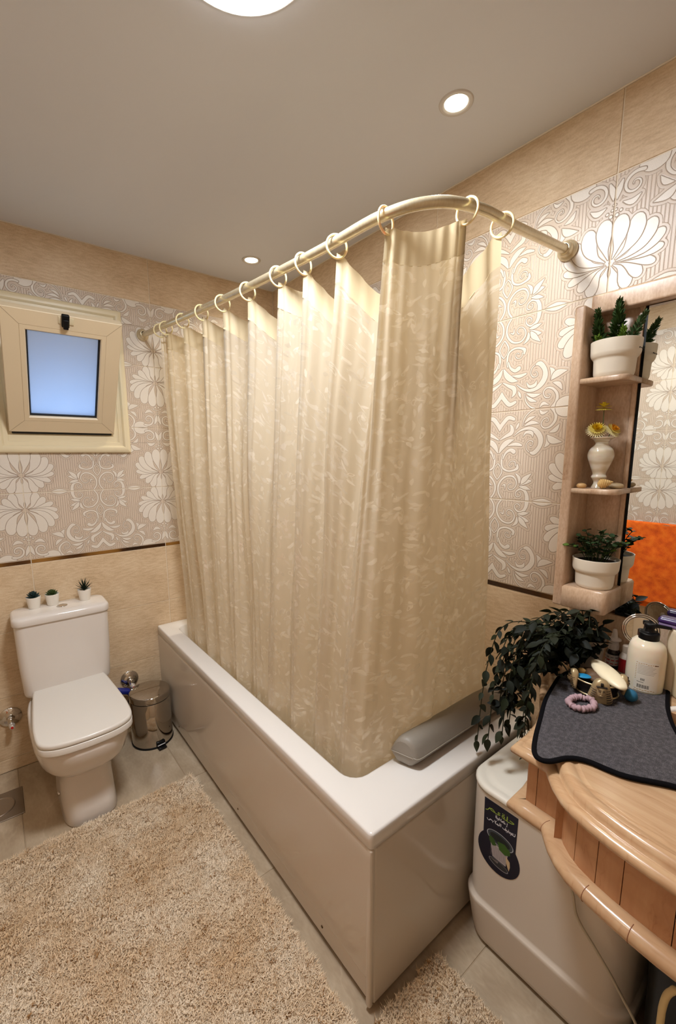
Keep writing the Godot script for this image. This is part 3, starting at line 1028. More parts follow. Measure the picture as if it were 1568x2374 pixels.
func curtain() -> void:
	# rod
	var o := thing("curtain_rod", "worn cream metal curtain rod bent round the tub corner", "curtain rod", Vector3.ZERO)
	var st := mb()
	tube(st, curve(ROD, 140), 0.0127, 20)
	var rodm := mat(rgb(216, 206, 184), 0.24, 0.55)
	var wn := noise(91, 0.05, 4)
	rodm.albedo_texture = picture(512, 64, func(x, y): return 0.62 + 0.55 * wn.get_noise_2d(x * 1.2, y * 1.2), ramp([[0.0, rgb(80, 56, 30)], [0.10, rgb(150, 126, 88)], [0.16, rgb(240, 232, 212)], [1.0, rgb(255, 252, 242)]]))
	rodm.uv1_scale = Vector3(6, 1, 1)
	obj("rod", st, rodm, o)
	for e in [[Vector3(-0.753, 2.027, 0.0), Basis(Vector3.RIGHT, PI / 2)], [Vector3(0, 2.028, 1.668), Basis(Vector3.BACK, PI / 2)]]:
		st = mb()
		lathe(st, soft([Vector2(0.0, 0.0), Vector2(0.027, 0.0), Vector2(0.029, 0.006), Vector2(0.026, 0.012), Vector2(0.020, 0.016), Vector2(0.0195, 0.028), Vector2(0.014, 0.030), Vector2(0.0128, 0.030)], 0.003), 32, Transform3D(e[1], e[0]))
		obj("flange", st, rodm, o)
	# rings
	var ordinal := ["nearest the window wall", "second from the window wall", "third from the window wall", "fourth from the window wall", "fifth from the window wall", "sixth from the window wall", "seventh from the window wall", "sixth from the free end", "fifth from the free end", "at the start of the rod's bend", "just past the rod's bend", "last before the right wall"]
	var ringm := mat(rgb(238, 222, 172), 0.3)
	ringm.subsurf_scatter_enabled = true
	ringm.subsurf_scatter_strength = 0.2
	ordinal[7] = "fifth from the rod's bend end"
	ordinal[8] = "fourth from the free end of the curtain"
	ordinal[7] = "fifth from the free end of the curtain"
	for i in RINGS.size():
		var p: Vector3 = crom(ROD, RINGS[i])
		var d: Vector3 = (crom(ROD, RINGS[i] + 0.004) - crom(ROD, RINGS[i] - 0.004)).normalized()
		var r := thing("curtain_ring", "cream plastic curtain ring on the rod, " + ordinal[i], "curtain ring", p + Vector3(0, -0.0122, 0), 0.0, "curtain rings on the bent rod")
		var turn := rng.randf_range(-0.35, 0.1) if i < 10 else 0.15
		var side := Vector3.UP.cross(d).rotated(Vector3.UP, turn)
		var loop := []
		for k in 36:
			var a := TAU * k / 36
			loop.append((side * cos(a) + Vector3.UP * sin(a)) * 0.0275)
		st = mb()
		tube(st, loop, 0.0029, 10, true)
		obj("hoop", st, ringm, r)
	# cloth
	var c := thing("shower_curtain", "cream shower curtain with glossy leaf-shaped flecks hanging inside the tub", "shower curtain", Vector3.ZERO)
	var wob := noise(95, 1.0, 2)
	var low := [Vector2(-0.682, 0.19), Vector2(-0.682, 1.44), Vector2(-0.672, 1.475), Vector2(-0.64, 1.490), Vector2(-0.04, 1.497)]
	var low_at := func(f: float) -> Vector2:
		var left := f
		for i in low.size() - 1:
			var l: float = low[i].distance_to(low[i + 1])
			if left <= l or i == low.size() - 2:
				return low[i].lerp(low[i + 1], clampf(left / l, 0.0, 1.0))
			left -= l
		return low[-1]
	var arcs := []
	for t in RINGS:
		arcs.append(t)
	var cloth := func(s: float, t: float) -> Vector3:
		# s runs over the rings 0..11, t from 0 at the top to 1 at the hem
		var i := mini(int(s), 10)
		var p := s - i
		var rt: float = lerpf(RINGS[i], RINGS[i + 1], p)
		var chord: Vector3 = crom(ROD, RINGS[i]).lerp(crom(ROD, RINGS[i + 1]), p)
		var r: Vector3 = crom(ROD, rt).lerp(chord, 0.8)
		var dd: Vector3 = crom(ROD, minf(rt + 0.01, 1.0)) - crom(ROD, rt - 0.01)
		var d := Vector3(dd.x, 0, dd.z).normalized()
		var n := Vector3.UP.cross(d)
		var f0 := 1.235 * pow(float(s) / 9.0, 0.92) if s <= 9.0 else lerpf(1.235, 1.93, (s - 9.0) / 2.0)
		var b: Vector2 = low_at.call(f0)
		var e := smoothstep(0.0, 1.0, t)
		var base := Vector2(r.x, r.z).lerp(Vector2(b.x, b.y), t)
		var sharp: float = pow(absf(sin(PI * p)), 0.85)
		var round_: float = pow(sin(PI * p), 2.0)
		var amp: float = FOLD[i]
		var offset: float = amp * lerpf(sharp, round_, smoothstep(0.0, 0.35, t)) * lerpf(1.0, 0.45 if i < 10 else 0.2, smoothstep(0.0, 0.5 if i < 10 else 0.22, t))
		offset += (0.034 * wob.get_noise_2d(s * 0.9, t * 0.8) + 0.014 * wob.get_noise_2d(s * 2.8 + 40.0, t * 1.2)) * smoothstep(0.02, 0.4, t) * (1.0 - 0.45 * t)
		# small pleats gathered under each ring
		var near_ring := minf(p, 1.0 - p)
		offset += 0.010 * sin(near_ring * 42.0 - t * 3.0) * exp(-near_ring * 7.0) * pow(1.0 - t, 1.5)
		offset = maxf(offset, -0.012)
		var top: float = r.y - 0.027 - SAG[i] * pow(sin(PI * p), 1.15)
		var y := lerpf(top, 0.30, t)
		# the free end leans outward a little at mid height
		return Vector3(base.x + n.x * offset, y, base.y + n.z * offset)
	var hem := 0.043
	var uvf := func(u, v): return Vector2(u * 4.1, v * 3.36)
	var pm := curtain_material()
	st = mb()
	sheet(st, 440, 120, func(u, v): return cloth.call(u * 11.0, lerpf(1.0, hem, v)), uvf)
	obj("panel", st, pm, c)
	st = mb()
	sheet(st, 440, 8, func(u, v): return cloth.call(u * 11.0, lerpf(hem, 0.0, v)), uvf)
	var hm := mat(rgb(216, 200, 166), 0.3)
	hm.backlight_enabled = true
	hm.backlight = Color(0.6, 0.55, 0.45)
	obj("header_band", st, hm, c)
	st = mb()
	for k in 90:
		var s0: float = (k + 0.2) / 90.0 * 11.0
		var a: Vector3 = cloth.call(s0, hem)
		var b2: Vector3 = cloth.call(s0 + 0.05, hem)
		tube(st, [a, b2], 0.0006, 4)
	obj("hem_stitching", st, mat(rgb(225, 208, 168), 0.6), c)

func curtain_material() -> StandardMaterial3D:
	var size := 1024
	var base := rgb(219, 207, 184)
	var im := Image.create(size, size, false, Image.FORMAT_RGB8)
	var ro := Image.create(size, size, false, Image.FORMAT_RGB8)
	var hi := Image.create(size, size, false, Image.FORMAT_RGB8)
	var me := Image.create(size, size, false, Image.FORMAT_RGB8)
	me.fill(Color.BLACK)
	im.fill(base)
	ro.fill(Color(0.34, 0.34, 0.34))
	hi.fill(Color(0.5, 0.5, 0.5))
	var r := RandomNumberGenerator.new()
	r.seed = 5
	for k in 640:
		var p := Vector2(r.randf(), r.randf()) * size
		var a := r.randf() * TAU
		var l := r.randf_range(20, 46)
		var w := r.randf_range(12, 32)
		var bend := r.randf_range(-0.5, 0.5)
		var pts := PackedVector2Array()
		var kind := r.randi() % 3
		for j in 20:
			var u := j / 10.0 if j < 10 else 2.0 - j / 10.0
			var half := (sin(PI * pow(u, 0.75)) if kind == 0 else minf(1.0, sin(PI * u) * 1.7) * 0.8 if kind == 1 else sin(PI * u) * 0.6) * w * 0.5
			var q := Vector2((u - 0.5) * l * 1.5, (half if j < 10 else -half) + bend * l * (u - 0.5) * (u - 0.5) * 2.0)
			pts.append(q.rotated(a))
		var tint := r.randf()
		var col := base.lerp(rgb(255, 250, 240), 0.2 + 0.4 * tint)
		var rough := lerpf(0.14, 0.3, r.randf())
		var shine := lerpf(0.0, 0.3, r.randf())
		var ring := r.randf() < 0.22
		for dx in [-size, 0, size]:
			for dy in [-size, 0, size]:
				var c := p + Vector2(dx, dy)
				if c.x < -80 or c.y < -80 or c.x > size + 80 or c.y > size + 80:
					continue
				var sh := PackedVector2Array()
				var inner := PackedVector2Array()
				for q in pts:
					sh.append(c + q)
					inner.append(c + q * 0.6)
				fill(im, sh, col)
				fill(ro, sh, Color(rough, rough, rough))
				fill(hi, sh, Color(0.9, 0.9, 0.9))
				fill(me, sh, Color(shine, shine, shine))
				if ring:
					fill(im, inner, base)
					fill(ro, inner, Color(0.34, 0.34, 0.34))
					fill(hi, inner, Color(0.5, 0.5, 0.5))
					fill(me, inner, Color.BLACK)
	var m := mat(Color.WHITE, 1.0)
	m.albedo_texture = ImageTexture.create_from_image(im)
	m.roughness_texture = ImageTexture.create_from_image(ro)
	m.roughness_texture_channel = BaseMaterial3D.TEXTURE_CHANNEL_RED
	hi.shrink_x2()
	m.heightmap_enabled = true
	m.heightmap_texture = ImageTexture.create_from_image(hi)
	m.heightmap_scale = 0.03
	m.metallic = 1.0
	m.metallic_texture = ImageTexture.create_from_image(me)
	m.metallic_texture_channel = BaseMaterial3D.TEXTURE_CHANNEL_RED
	m.metallic_specular = 0.6
	m.backlight_enabled = true
	m.backlight = Color(1.0, 0.98, 0.94)
	return m

# ---------------------------------------------------------------- toilet
func oval(cx: float, z0: float, z1: float, half: float, power: float, y: float, n := 48) -> Array:
	# squarish oval, anticlockwise seen from above
	var out := []
	var cz := (z0 + z1) / 2
	var hz := (z1 - z0) / 2
	for i in n:
		var a := TAU * i / n
		var c := cos(a)
		var s := sin(a)
		out.append(Vector3(cx + half * signf(c) * pow(absf(c), 2.0 / power), y, cz - hz * signf(s) * pow(absf(s), 2.0 / power)))
	return out

func inset_rings(base: Array, steps: Array) -> Array:
	var plan := []
	for p in base:
		plan.append(Vector2(p.x, p.z))
	var out := []
	for s in steps:
		out.append(level(grown(plan, -s[0]), s[1]))
	return out

func dshape(z0: float, z1: float, back: float, wide: float, y: float, front_r := 0.11) -> Array:
	# plan of a toilet lid: straight back, bellied sides, broad rounded front; anticlockwise from above
	var right := []
	for p in curve([Vector2(back * 0.9, z0), Vector2(back, z0 + 0.012), Vector2(back + (wide - back) * 0.45, z0 + 0.12), Vector2(wide * 0.985, z0 + 0.27), Vector2(wide, z1 - front_r - 0.03), Vector2(wide * 0.96, z1 - front_r * 0.56), Vector2(wide * 0.78, z1 - front_r * 0.22), Vector2(wide * 0.45, z1 - front_r * 0.05), Vector2(0, z1)], 40):
		right.append(p)
	var out := []
	for p in right:
		out.append(Vector3(p.x, y, p.y))
	for i in range(right.size() - 2, -1, -1):
		out.append(Vector3(-right[i].x, y, right[i].y))
	out.reverse()
	return out

func toilet() -> void:
	var o := thing("toilet", "white ceramic toilet with closed lid and square cistern under the window", "toilet", Vector3(-1.222, 0, 0))
	var st := mb()
	# pedestal and bowl as one glazed body
	stack(st, [oval(0, 0.13, 0.545, 0.098, 4.5, 0.0), oval(0, 0.13, 0.548, 0.101, 4.5, 0.006), oval(0, 0.12, 0.54, 0.098, 4.2, 0.06), oval(0, 0.10, 0.52, 0.096, 4.0, 0.14), oval(0, 0.07, 0.515, 0.10, 3.6, 0.19), oval(0, 0.05, 0.535, 0.122, 3.2, 0.215), oval(0, 0.035, 0.575, 0.146, 3.0, 0.24), oval(0, 0.025, 0.612, 0.161, 3.0, 0.275), oval(0, 0.02, 0.634, 0.170, 3.0, 0.32), oval(0, 0.02, 0.648, 0.172, 3.0, 0.36), oval(0, 0.02, 0.647, 0.171, 3.0, 0.380), oval(0, 0.022, 0.640, 0.166, 3.0, 0.385)])
	obj("bowl", st, M.ceramic, o)
	st = mb()
	stack(st, inset_rings(dshape(0.16, 0.656, 0.142, 0.165, 0.4), [[0.006, 0.3872], [0.0005, 0.3885], [0.0, 0.392], [0.0, 0.411], [0.001, 0.4130], [0.005, 0.4142]]))
	obj("seat", st, M.seat, o)
	st = mb()
	stack(st, inset_rings(dshape(0.162, 0.656, 0.141, 0.164, 0.4), [[0.006, 0.4165], [0.001, 0.4175], [0.0, 0.420], [0.0, 0.428], [0.0015, 0.431], [0.004, 0.4335], [0.0075, 0.4345]]))
	obj("lid", st, M.seat, o)
	# cistern
	st = mb()
	var tank := []
	for r in [[0.405, 0.166, 0.016], [0.41, 0.169, 0.013], [0.42, 0.171, 0.011], [0.55, 0.178, 0.006], [0.733, 0.181, 0.0]]:
		tank.append(ring_of(0.0, 0.1 - r[2] * 0.5, r[1], 0.086 - r[2] * 0.5, 0.035, r[0], 6))
	stack(st, tank)
	obj("cistern", st, M.ceramic, o)
	st = mb()
	stack(st, [ring_of(0, 0.1, 0.178, 0.086, 0.038, 0.7335, 6), ring_of(0, 0.1, 0.186, 0.092, 0.04, 0.7345, 6), ring_of(0, 0.1, 0.187, 0.0935, 0.04, 0.738, 6), ring_of(0, 0.1, 0.187, 0.0935, 0.04, 0.757, 6), ring_of(0, 0.1, 0.184, 0.0905, 0.038, 0.765, 6), ring_of(0, 0.1, 0.176, 0.083, 0.032, 0.7695, 6), ring_of(0, 0.1, 0.14, 0.05, 0.02, 0.7705, 6)])
	obj("cistern_lid", st, M.ceramic, o)
	st = mb()
	lathe(st, soft([Vector2(0.022, 0.0), Vector2(0.022, 0.003), Vector2(0.018, 0.0045), Vector2(0.017, 0.003), Vector2(0, 0.003)], 0.001), 28, Transform3D(Basis.IDENTITY, Vector3(0.006, 0.7698, 0.1)))
	obj("flush_button", st, M.chrome, o)
	st = mb()
	tube(st, curve([Vector3(-0.12, 0.2, 0.0), Vector3(-0.12, 0.19, 0.08), Vector3(-0.10, 0.16, 0.16)], 10), 0.05, 20)
	obj("waste_pipe", st, mat(rgb(196, 180, 160), 0.35), o)
	st = mb()
	lathe(st, soft([Vector2(0.009, 0), Vector2(0.009, 0.006), Vector2(0, 0.009)], 0.002), 14, Transform3D(Basis(Vector3.BACK, PI / 2), Vector3(-0.099, 0.075, 0.40)))
	obj("fixing_bolt", st, M.chrome, o)
	# three little succulents on the cistern lid
	for k in 3:
		var spec: Array = [[Vector3(-1.317, 0.7705, 0.055), "small artificial succulent with broad bluish leaves in a white pot, leftmost on the cistern", 0], [Vector3(-1.246, 0.7705, 0.056), "small artificial rosette succulent with yellow-green tips, in the middle white pot on the cistern", 1], [Vector3(-1.118, 0.7705, 0.07), "small spiky aloe in a white pot, rightmost on the cistern beyond the flush button", 2]][k]
		var pl := thing("potted_succulent", spec[1], "plant", spec[0], 0.0, "little potted succulents on the cistern")
		st = mb()
		lathe(st, soft([Vector2(0, 0), Vector2(0.0215, 0), Vector2(0.0285, 0.048), Vector2(0.0285, 0.0515), Vector2(0.0262, 0.0515), Vector2(0.025, 0.044), Vector2(0, 0.044)], 0.0012, 3), 32)
		obj("pot", st, mat(rgb(232, 226, 216), 0.5), pl)
		var green: Color = [rgb(24, 44, 44), rgb(48, 64, 26), rgb(20, 32, 20)][spec[2]]
		var n: int = [30, 34, 30][spec[2]]
		for i in n:
			var layer := float(i) / n
			var tilt: float = [lerpf(1.45, 0.25, layer), lerpf(1.5, 0.35, layer), lerpf(1.15, 0.1, layer)][spec[2]]
			var long: float = [lerpf(0.034, 0.026, layer), lerpf(0.032, 0.018, layer), lerpf(0.046, 0.056, layer)][spec[2]]
			var wide: float = [0.0075, 0.008, 0.0044][spec[2]]
			var a := i * 2.39996 + rng.randf_range(-0.15, 0.15)
			st = mb()
			st.set_smooth_group(1)
			var rowsl := []
			for j in 6:
				var t := j / 5.0
				var w: float = wide * ((sin(PI * minf(1.0, 0.18 + 0.82 * t)) * 1.1) if spec[2] < 2 else (1.0 - t) + 0.06)
				var ring := []
				for q in 5:
					var b := TAU * q / 5
					ring.append(Vector3(w * cos(b), t * long, w * 0.42 * sin(b) - 0.006 * t * t * (1.0 if spec[2] < 2 else -0.6)))
				rowsl.append(ring)
			for j in 5:
				for q in 5:
					var q2 := (q + 1) % 5
					quad(st, rowsl[j][q2], rowsl[j][q], rowsl[j + 1][q], rowsl[j + 1][q2])
			var lf := obj("leaf", st, leaf_mat(green, i), pl)
			lf.transform = Transform3D(Basis(Vector3.UP, a) * Basis(Vector3.RIGHT, tilt), Vector3(0, 0.046 + 0.006 * layer, 0))

var leaf_cache := {}
func leaf_mat(c: Color, i: int) -> StandardMaterial3D:
	var key := "%s%d" % [c, i % 4]
	if not leaf_cache.has(key):
		var m := mat(c.lightened(0.03 * (i % 4)), 0.6, 0.0, 0.3)
		m.backlight_enabled = true
		m.backlight = Color(0.16, 0.2, 0.06)
		leaf_cache[key] = m
	return leaf_cache[key]

# ---------------------------------------------------------------- bin, valves, drain
func bin() -> void:
	var o := thing("pedal_bin", "small polished steel pedal bin between the toilet and the tub", "bin", Vector3(-0.885, 0, 0.165))
	var st := mb()
	lathe(st, soft([Vector2(0, 0), Vector2(0.1005, 0), Vector2(0.1005, 0.008), Vector2(0.098, 0.009)], 0.002), 64)
	obj("base_ring", st, M.black, o)
	st = mb()
	lathe(st, [Vector2(0.0975, 0.006), Vector2(0.0975, 0.232), Vector2(0.096, 0.234)], 64)
	obj("drum", st, M.steel, o)
	st = mb()
	lathe(st, [Vector2(0.0955, 0.232), Vector2(0.0955, 0.240), Vector2(0.09, 0.241)], 48)
	obj("gasket", st, M.black, o)
	st = mb()
	lathe(st, soft([Vector2(0.096, 0.2385), Vector2(0.0985, 0.2385), Vector2(0.0985, 0.264), Vector2(0.094, 0.270), Vector2(0.05, 0.274), Vector2(0, 0.275)], 0.004), 64)
	obj("lid", st, M.steel, o)
	var dir := Vector3(-0.02, 0, 1).normalized()
	var xf := Transform3D(Basis(Vector3.UP, atan2(dir.x, dir.z) + 0.12), Vector3.ZERO)
	st = mb()
	rbox(st, Vector3(-0.021, 0.008, 0.085), Vector3(0.021, 0.034, 0.106), 0.003, 2, xf)
	rbox(st, Vector3(-0.019, 0.004, 0.098), Vector3(0.019, 0.012, 0.128), 0.002, 2, xf)
	obj("pedal", st, M.black, o)
	st = mb()
	rbox(st, Vector3(-0.019, 0.0175, 0.1065), Vector3(0.019, 0.0205, 0.1105), 0.001, 2, xf)
	obj("pedal_edge", st, mat(rgb(225, 225, 225), 0.3), o)

func wall_valves() -> void:
	for k in 2:
		var at: Vector3 = [Vector3(-1.452, 0.266, 0.0), Vector3(-0.940, 0.277, 0.0)][k]
		var o := thing("angle_valve", ["chrome angle valve on the wall left of the toilet", "chrome angle valve on the wall above the pedal bin"][k], "valve", at, 0.0, "chrome wall valves beside the toilet")
		var bx := Basis(Vector3.RIGHT, PI / 2)
		var st := mb()
		lathe(st, soft([Vector2(0, 0), Vector2(0.046, 0), Vector2(0.044, 0.007), Vector2(0.030, 0.014), Vector2(0.015, 0.017), Vector2(0.013, 0.035), Vector2(0, 0.035)], 0.003), 40, Transform3D(bx, Vector3.ZERO))
		obj("flange", st, M.chrome, o)
		st = mb()
		lathe(st, soft([Vector2(0, -0.03), Vector2(0.010, -0.03), Vector2(0.011, -0.01), Vector2(0.013, 0.0), Vector2(0.011, 0.016), Vector2(0, 0.018)], 0.003), 24, Transform3D(Basis.IDENTITY, Vector3(0, -0.004, 0.038)))
		obj("body", st, M.chrome, o)
		st = mb()
		lathe(st, soft([Vector2(0, 0.0), Vector2(0.013, 0), Vector2(0.0125, 0.004), Vector2(0.010, 0.02), Vector2(0.009, 0.024), Vector2(0, 0.0245)], 0.003), 24, Transform3D(bx, Vector3(0.002, -0.018, 0.05)))
		var hd := obj("handle", st, mat(rgb(220, 215, 210), 0.15, 0.6), o)
		st = mb()
		lathe(st, [Vector2(0.0055, 0.0), Vector2(0.0055, 0.001), Vector2(0, 0.0012)], 16, Transform3D(bx, Vector3(0.002, -0.018, 0.0745)))
		obj("red_dot", st, mat(rgb(190, 28, 24), 0.4), hd)
	var b := thing("bidet_sprayer", "dark blue hand sprayer hooked by the valve behind the toilet", "sprayer", Vector3(-0.985, 0.245, 0.055))
	var st2 := mb()
	rbox(st2, Vector3(-0.045, -0.012, -0.02), Vector3(0.035, 0.014, 0.02), 0.011, 4, Transform3D(Basis(Vector3.BACK, -0.35), Vector3.ZERO))
	obj("head", st2, mat(rgb(22, 34, 120), 0.35), b)
	st2 = mb()
	tube(st2, curve([Vector3(0.02, -0.005, 0.0), Vector3(0.03, -0.04, 0.01), Vector3(0.0, -0.1, 0.015), Vector3(-0.02, -0.16, 0.01)], 16), [0.011, 0.011, 0.0105, 0.0105, 0.010, 0.010, 0.010, 0.0095, 0.0095, 0.009, 0.009, 0.009, 0.009, 0.009, 0.009, 0.009, 0.009], 14)
	obj("grip", st2, mat(rgb(30, 26, 28), 0.35), b)

func drain() -> void:
	var o := thing("floor_drain", "square steel floor drain plate with a round cover left of the toilet", "drain", Vector3(-1.53, 0, 0.238))
	var st := mb()
	rbox(st, Vector3(-0.09, -0.004, -0.09), Vector3(0.09, 0.004, 0.09), 0.002, 2)
	obj("plate", st, mat(rgb(150, 140, 128), 0.35, 0.85), o)
	st = mb()
	lathe(st, soft([Vector2(0.058, 0.003), Vector2(0.062, 0.004), Vector2(0.060, 0.0075), Vector2(0.054, 0.0075), Vector2(0.052, 0.0055), Vector2(0, 0.0055)], 0.001), 40)
	obj("cover", st, mat(rgb(160, 150, 138), 0.25, 0.9), o)

# ---------------------------------------------------------------- rugs
func tuft(seed_: int) -> ArrayMesh:
	var r := RandomNumberGenerator.new()
	r.seed = seed_
	var st := mb()
	st.set_smooth_group(-1)
	for k in 7:
		var p := Vector3(r.randf_range(-0.004, 0.004), 0, r.randf_range(-0.004, 0.004))
		var lean := Vector3(r.randf_range(-0.4, 0.9), 0, r.randf_range(-0.7, 0.7))
		var h := r.randf_range(0.010, 0.017)
		var w := Vector3(r.randf_range(-1, 1), 0, r.randf_range(-1, 1)).normalized() * 0.0011
		var m := p + Vector3.UP * h * 0.6 + lean * h * 0.35
		var e := p + Vector3.UP * h * 0.85 + lean * h * 1.1
		quad(st, p - w, p + w, m + w, m - w)
		tri(st, m - w, m + w, e)
	st.generate_normals()
	return st.commit()

func rug(label: String, lo: Vector2, hi: Vector2, seed_: int, dense: float) -> void:
	var mid := (lo + hi) / 2.0
	var o := thing("bath_rug", label, "rug", Vector3(mid.x, 0, mid.y), 0.0, "")
	var st := mb()
	rbox(st, Vector3(lo.x - mid.x, 0.0, lo.y - mid.y), Vector3(hi.x - mid.x, 0.009, hi.y - mid.y), 0.004, 2)
	obj("backing", st, mat(rgb(226, 202, 168), 0.95), o)
	var mm := MultiMesh.new()
	mm.transform_format = MultiMesh.TRANSFORM_3D
	mm.use_colors = true
	mm.mesh = tuft(seed_)
	var spots := []
	var r := RandomNumberGenerator.new()
	r.seed = seed_
	var step := dense
	var lean := noise(seed_ + 1, 9.0, 3)
	var dirt := noise(seed_ + 2, 3.2, 3)
	var fine := noise(seed_ + 3, 26.0, 3)
	var clump := noise(seed_ + 4, 55.0, 2)
	var x := lo.x + 0.004
	while x < hi.x - 0.002:
		var z := lo.y + 0.004
		while z < hi.y - 0.002:
			var px := x + r.randf_range(-0.5, 0.5) * step
			var pz := z + r.randf_range(-0.5, 0.5) * step
			spots.append(Vector2(clampf(px, lo.x, hi.x), clampf(pz, lo.y, hi.y)))
			z += step
		x += step
	mm.instance_count = spots.size()
	for i in spots.size():
		var p: Vector2 = spots[i]
		var a := 1.2 + 2.6 * lean.get_noise_2d(p.x, p.y) + r.randf_range(-0.5, 0.5)
		var c := clump.get_noise_2d(p.x, p.y)
		var b := Basis(Vector3.UP, a) * Basis(Vector3.BACK, -0.25 + r.randf_range(-0.25, 0.25))
		var s := r.randf_range(0.8, 1.2) * (1.0 + 0.4 * c)
		mm.set_instance_transform(i, Transform3D(b.scaled(Vector3.ONE * s), Vector3(p.x - mid.x, 0.008, p.y - mid.y)))
		var k: float = clampf(0.35 + 0.7 * dirt.get_noise_2d(p.x, p.y) + 0.35 * fine.get_noise_2d(p.x, p.y), 0.0, 1.0)
		var col := rgb(246, 230, 206).lerp(rgb(218, 182, 136), k * 0.75)
		if fine.get_noise_2d(p.x * 1.7 + 5.0, p.y * 1.7) > 0.40 and r.randf() < 0.5:
			col = rgb(170, 130, 84)
		mm.set_instance_color(i, col.srgb_to_linear())
	var mi := MultiMeshInstance3D.new()
	mi.name = "pile"
	mi.multimesh = mm
	var m := mat(Color.WHITE, 0.9)
	m.vertex_color_use_as_albedo = true
	mi.material_override = m
	mi.set_meta("kind", "stuff")
	o.add_child(mi)

func rugs() -> void:
	rug("large cream shaggy bath rug with brownish stains in front of the toilet and tub", Vector2(-1.66, 0.565), Vector2(-0.825, 2.1), 300, 0.0058)
	rug("small strip of beige shaggy bath rug by the near end of the tub", Vector2(-0.79, 1.690), Vector2(-0.53, 2.3), 400, 0.0062)

# ---------------------------------------------------------------- spin washer
func washer() -> void:
	var o := thing("washing_machine", "small white washing machine between the tub and vanity with a navy sticker", "washing machine", Vector3(-0.215, 0, 1.895))
	# plan: half depth 0.195, half width 0.208
	var st := mb()
	var body := mat(rgb(214, 203, 188), 0.4)
	var rows := []
	for r in [[0.014, 0.180], [0.016, 0.187], [0.03, 0.190], [0.14, 0.203], [0.148, 0.2035], [0.152, 0.2015], [0.157, 0.1955], [0.165, 0.195], [0.3, 0.1965], [0.503, 0.1965]]:
		var d: float = r[1] - 0.195
		rows.append(ring_of(0, 0, 0.195 + d, 0.208 + d, 0.065, r[0], 8))
	stack(st, rows, true, true)
	obj("body", st, body, o)
	st = mb()
	stack(st, [ring_of(0, 0, 0.17, 0.183, 0.06, 0.0, 8), ring_of(0, 0, 0.17, 0.183, 0.06, 0.015, 8)])
	obj("foot", st, M.rubber, o)
	st = mb()
	stack(st, [ring_of(0, 0, 0.195, 0.2065, 0.065, 0.503, 8), ring_of(0, 0, 0.195, 0.2065, 0.065, 0.506, 8)])
	obj("lid_gap", st, M.rubber, o)
	st = mb()
	rows = []
	for r in [[0.506, 0.196], [0.507, 0.2005], [0.511, 0.202], [0.518, 0.2015], [0.5225, 0.197], [0.5235, 0.188], [0.522, 0.180], [0.5215, 0.172], [0.5245, 0.166], [0.526, 0.155], [0.527, 0.10]]:
		var d: float = r[1] - 0.195
		rows.append(ring_of(0, 0, 0.195 + d, 0.208 + d, maxf(0.07 + d * 0.7, 0.01), r[0], 8))
	stack(st, rows)
	obj("lid", st, mat(rgb(226, 220, 206), 0.3), o)
	# sticker on the front
	st = mb()
	var outline := PackedVector2Array([Vector2(1.741, 0.492), Vector2(1.838, 0.492)])
	for k in 33:
		var a := lerpf(0.70, -PI - 0.70, k / 32.0)
		outline.append(Vector2(1.7895, 0.3455) + Vector2(cos(a) * 0.0615, sin(a) * 0.0615))
	var ids := Geometry2D.triangulate_polygon(outline)
	for t in range(0, ids.size(), 3):
		var v := []
		var u := []
		for q in 3:
			var p := outline[ids[t + q]]
			v.append(Vector3(-0.4123 + 0.215, p.y, p.x - 1.895))
			u.append(Vector2((p.x - 1.728) / 0.125, (0.493 - p.y) / 0.209))
		st.set_smooth_group(-1)
		if (v[1] - v[0]).cross(v[2] - v[0]).x < 0:
			tri(st, v[0], v[1], v[2], u[0], u[1], u[2])
		else:
			tri(st, v[0], v[2], v[1], u[0], u[2], u[1])
	var sm := mat(Color.WHITE, 0.3)
	sm.albedo_texture = sticker_picture()
	obj("sticker", st, sm, o)
	# mains cord hanging over the front
	var c := thing("power_cord", "thin beige mains cord hanging down the front of the white washing machine", "cord", Vector3(-0.42, 0.0, 2.0))
	st = mb()
	tube(st, curve([Vector3(-0.04, 0.645, -0.045), Vector3(-0.025, 0.52, -0.032), Vector3(-0.004, 0.437, -0.025), Vector3(-0.0045, 0.399, -0.014), Vector3(-0.0045, 0.352, -0.001), Vector3(-0.0045, 0.31, 0.04), Vector3(-0.004, 0.276, 0.073), Vector3(0.0, 0.234, 0.103), Vector3(-0.004, 0.205, 0.13), Vector3(-0.012, 0.10, 0.20), Vector3(-0.02, 0.012, 0.26)], 60), 0.0032, 8)
	obj("cable", st, mat(rgb(196, 184, 160), 0.5), c)

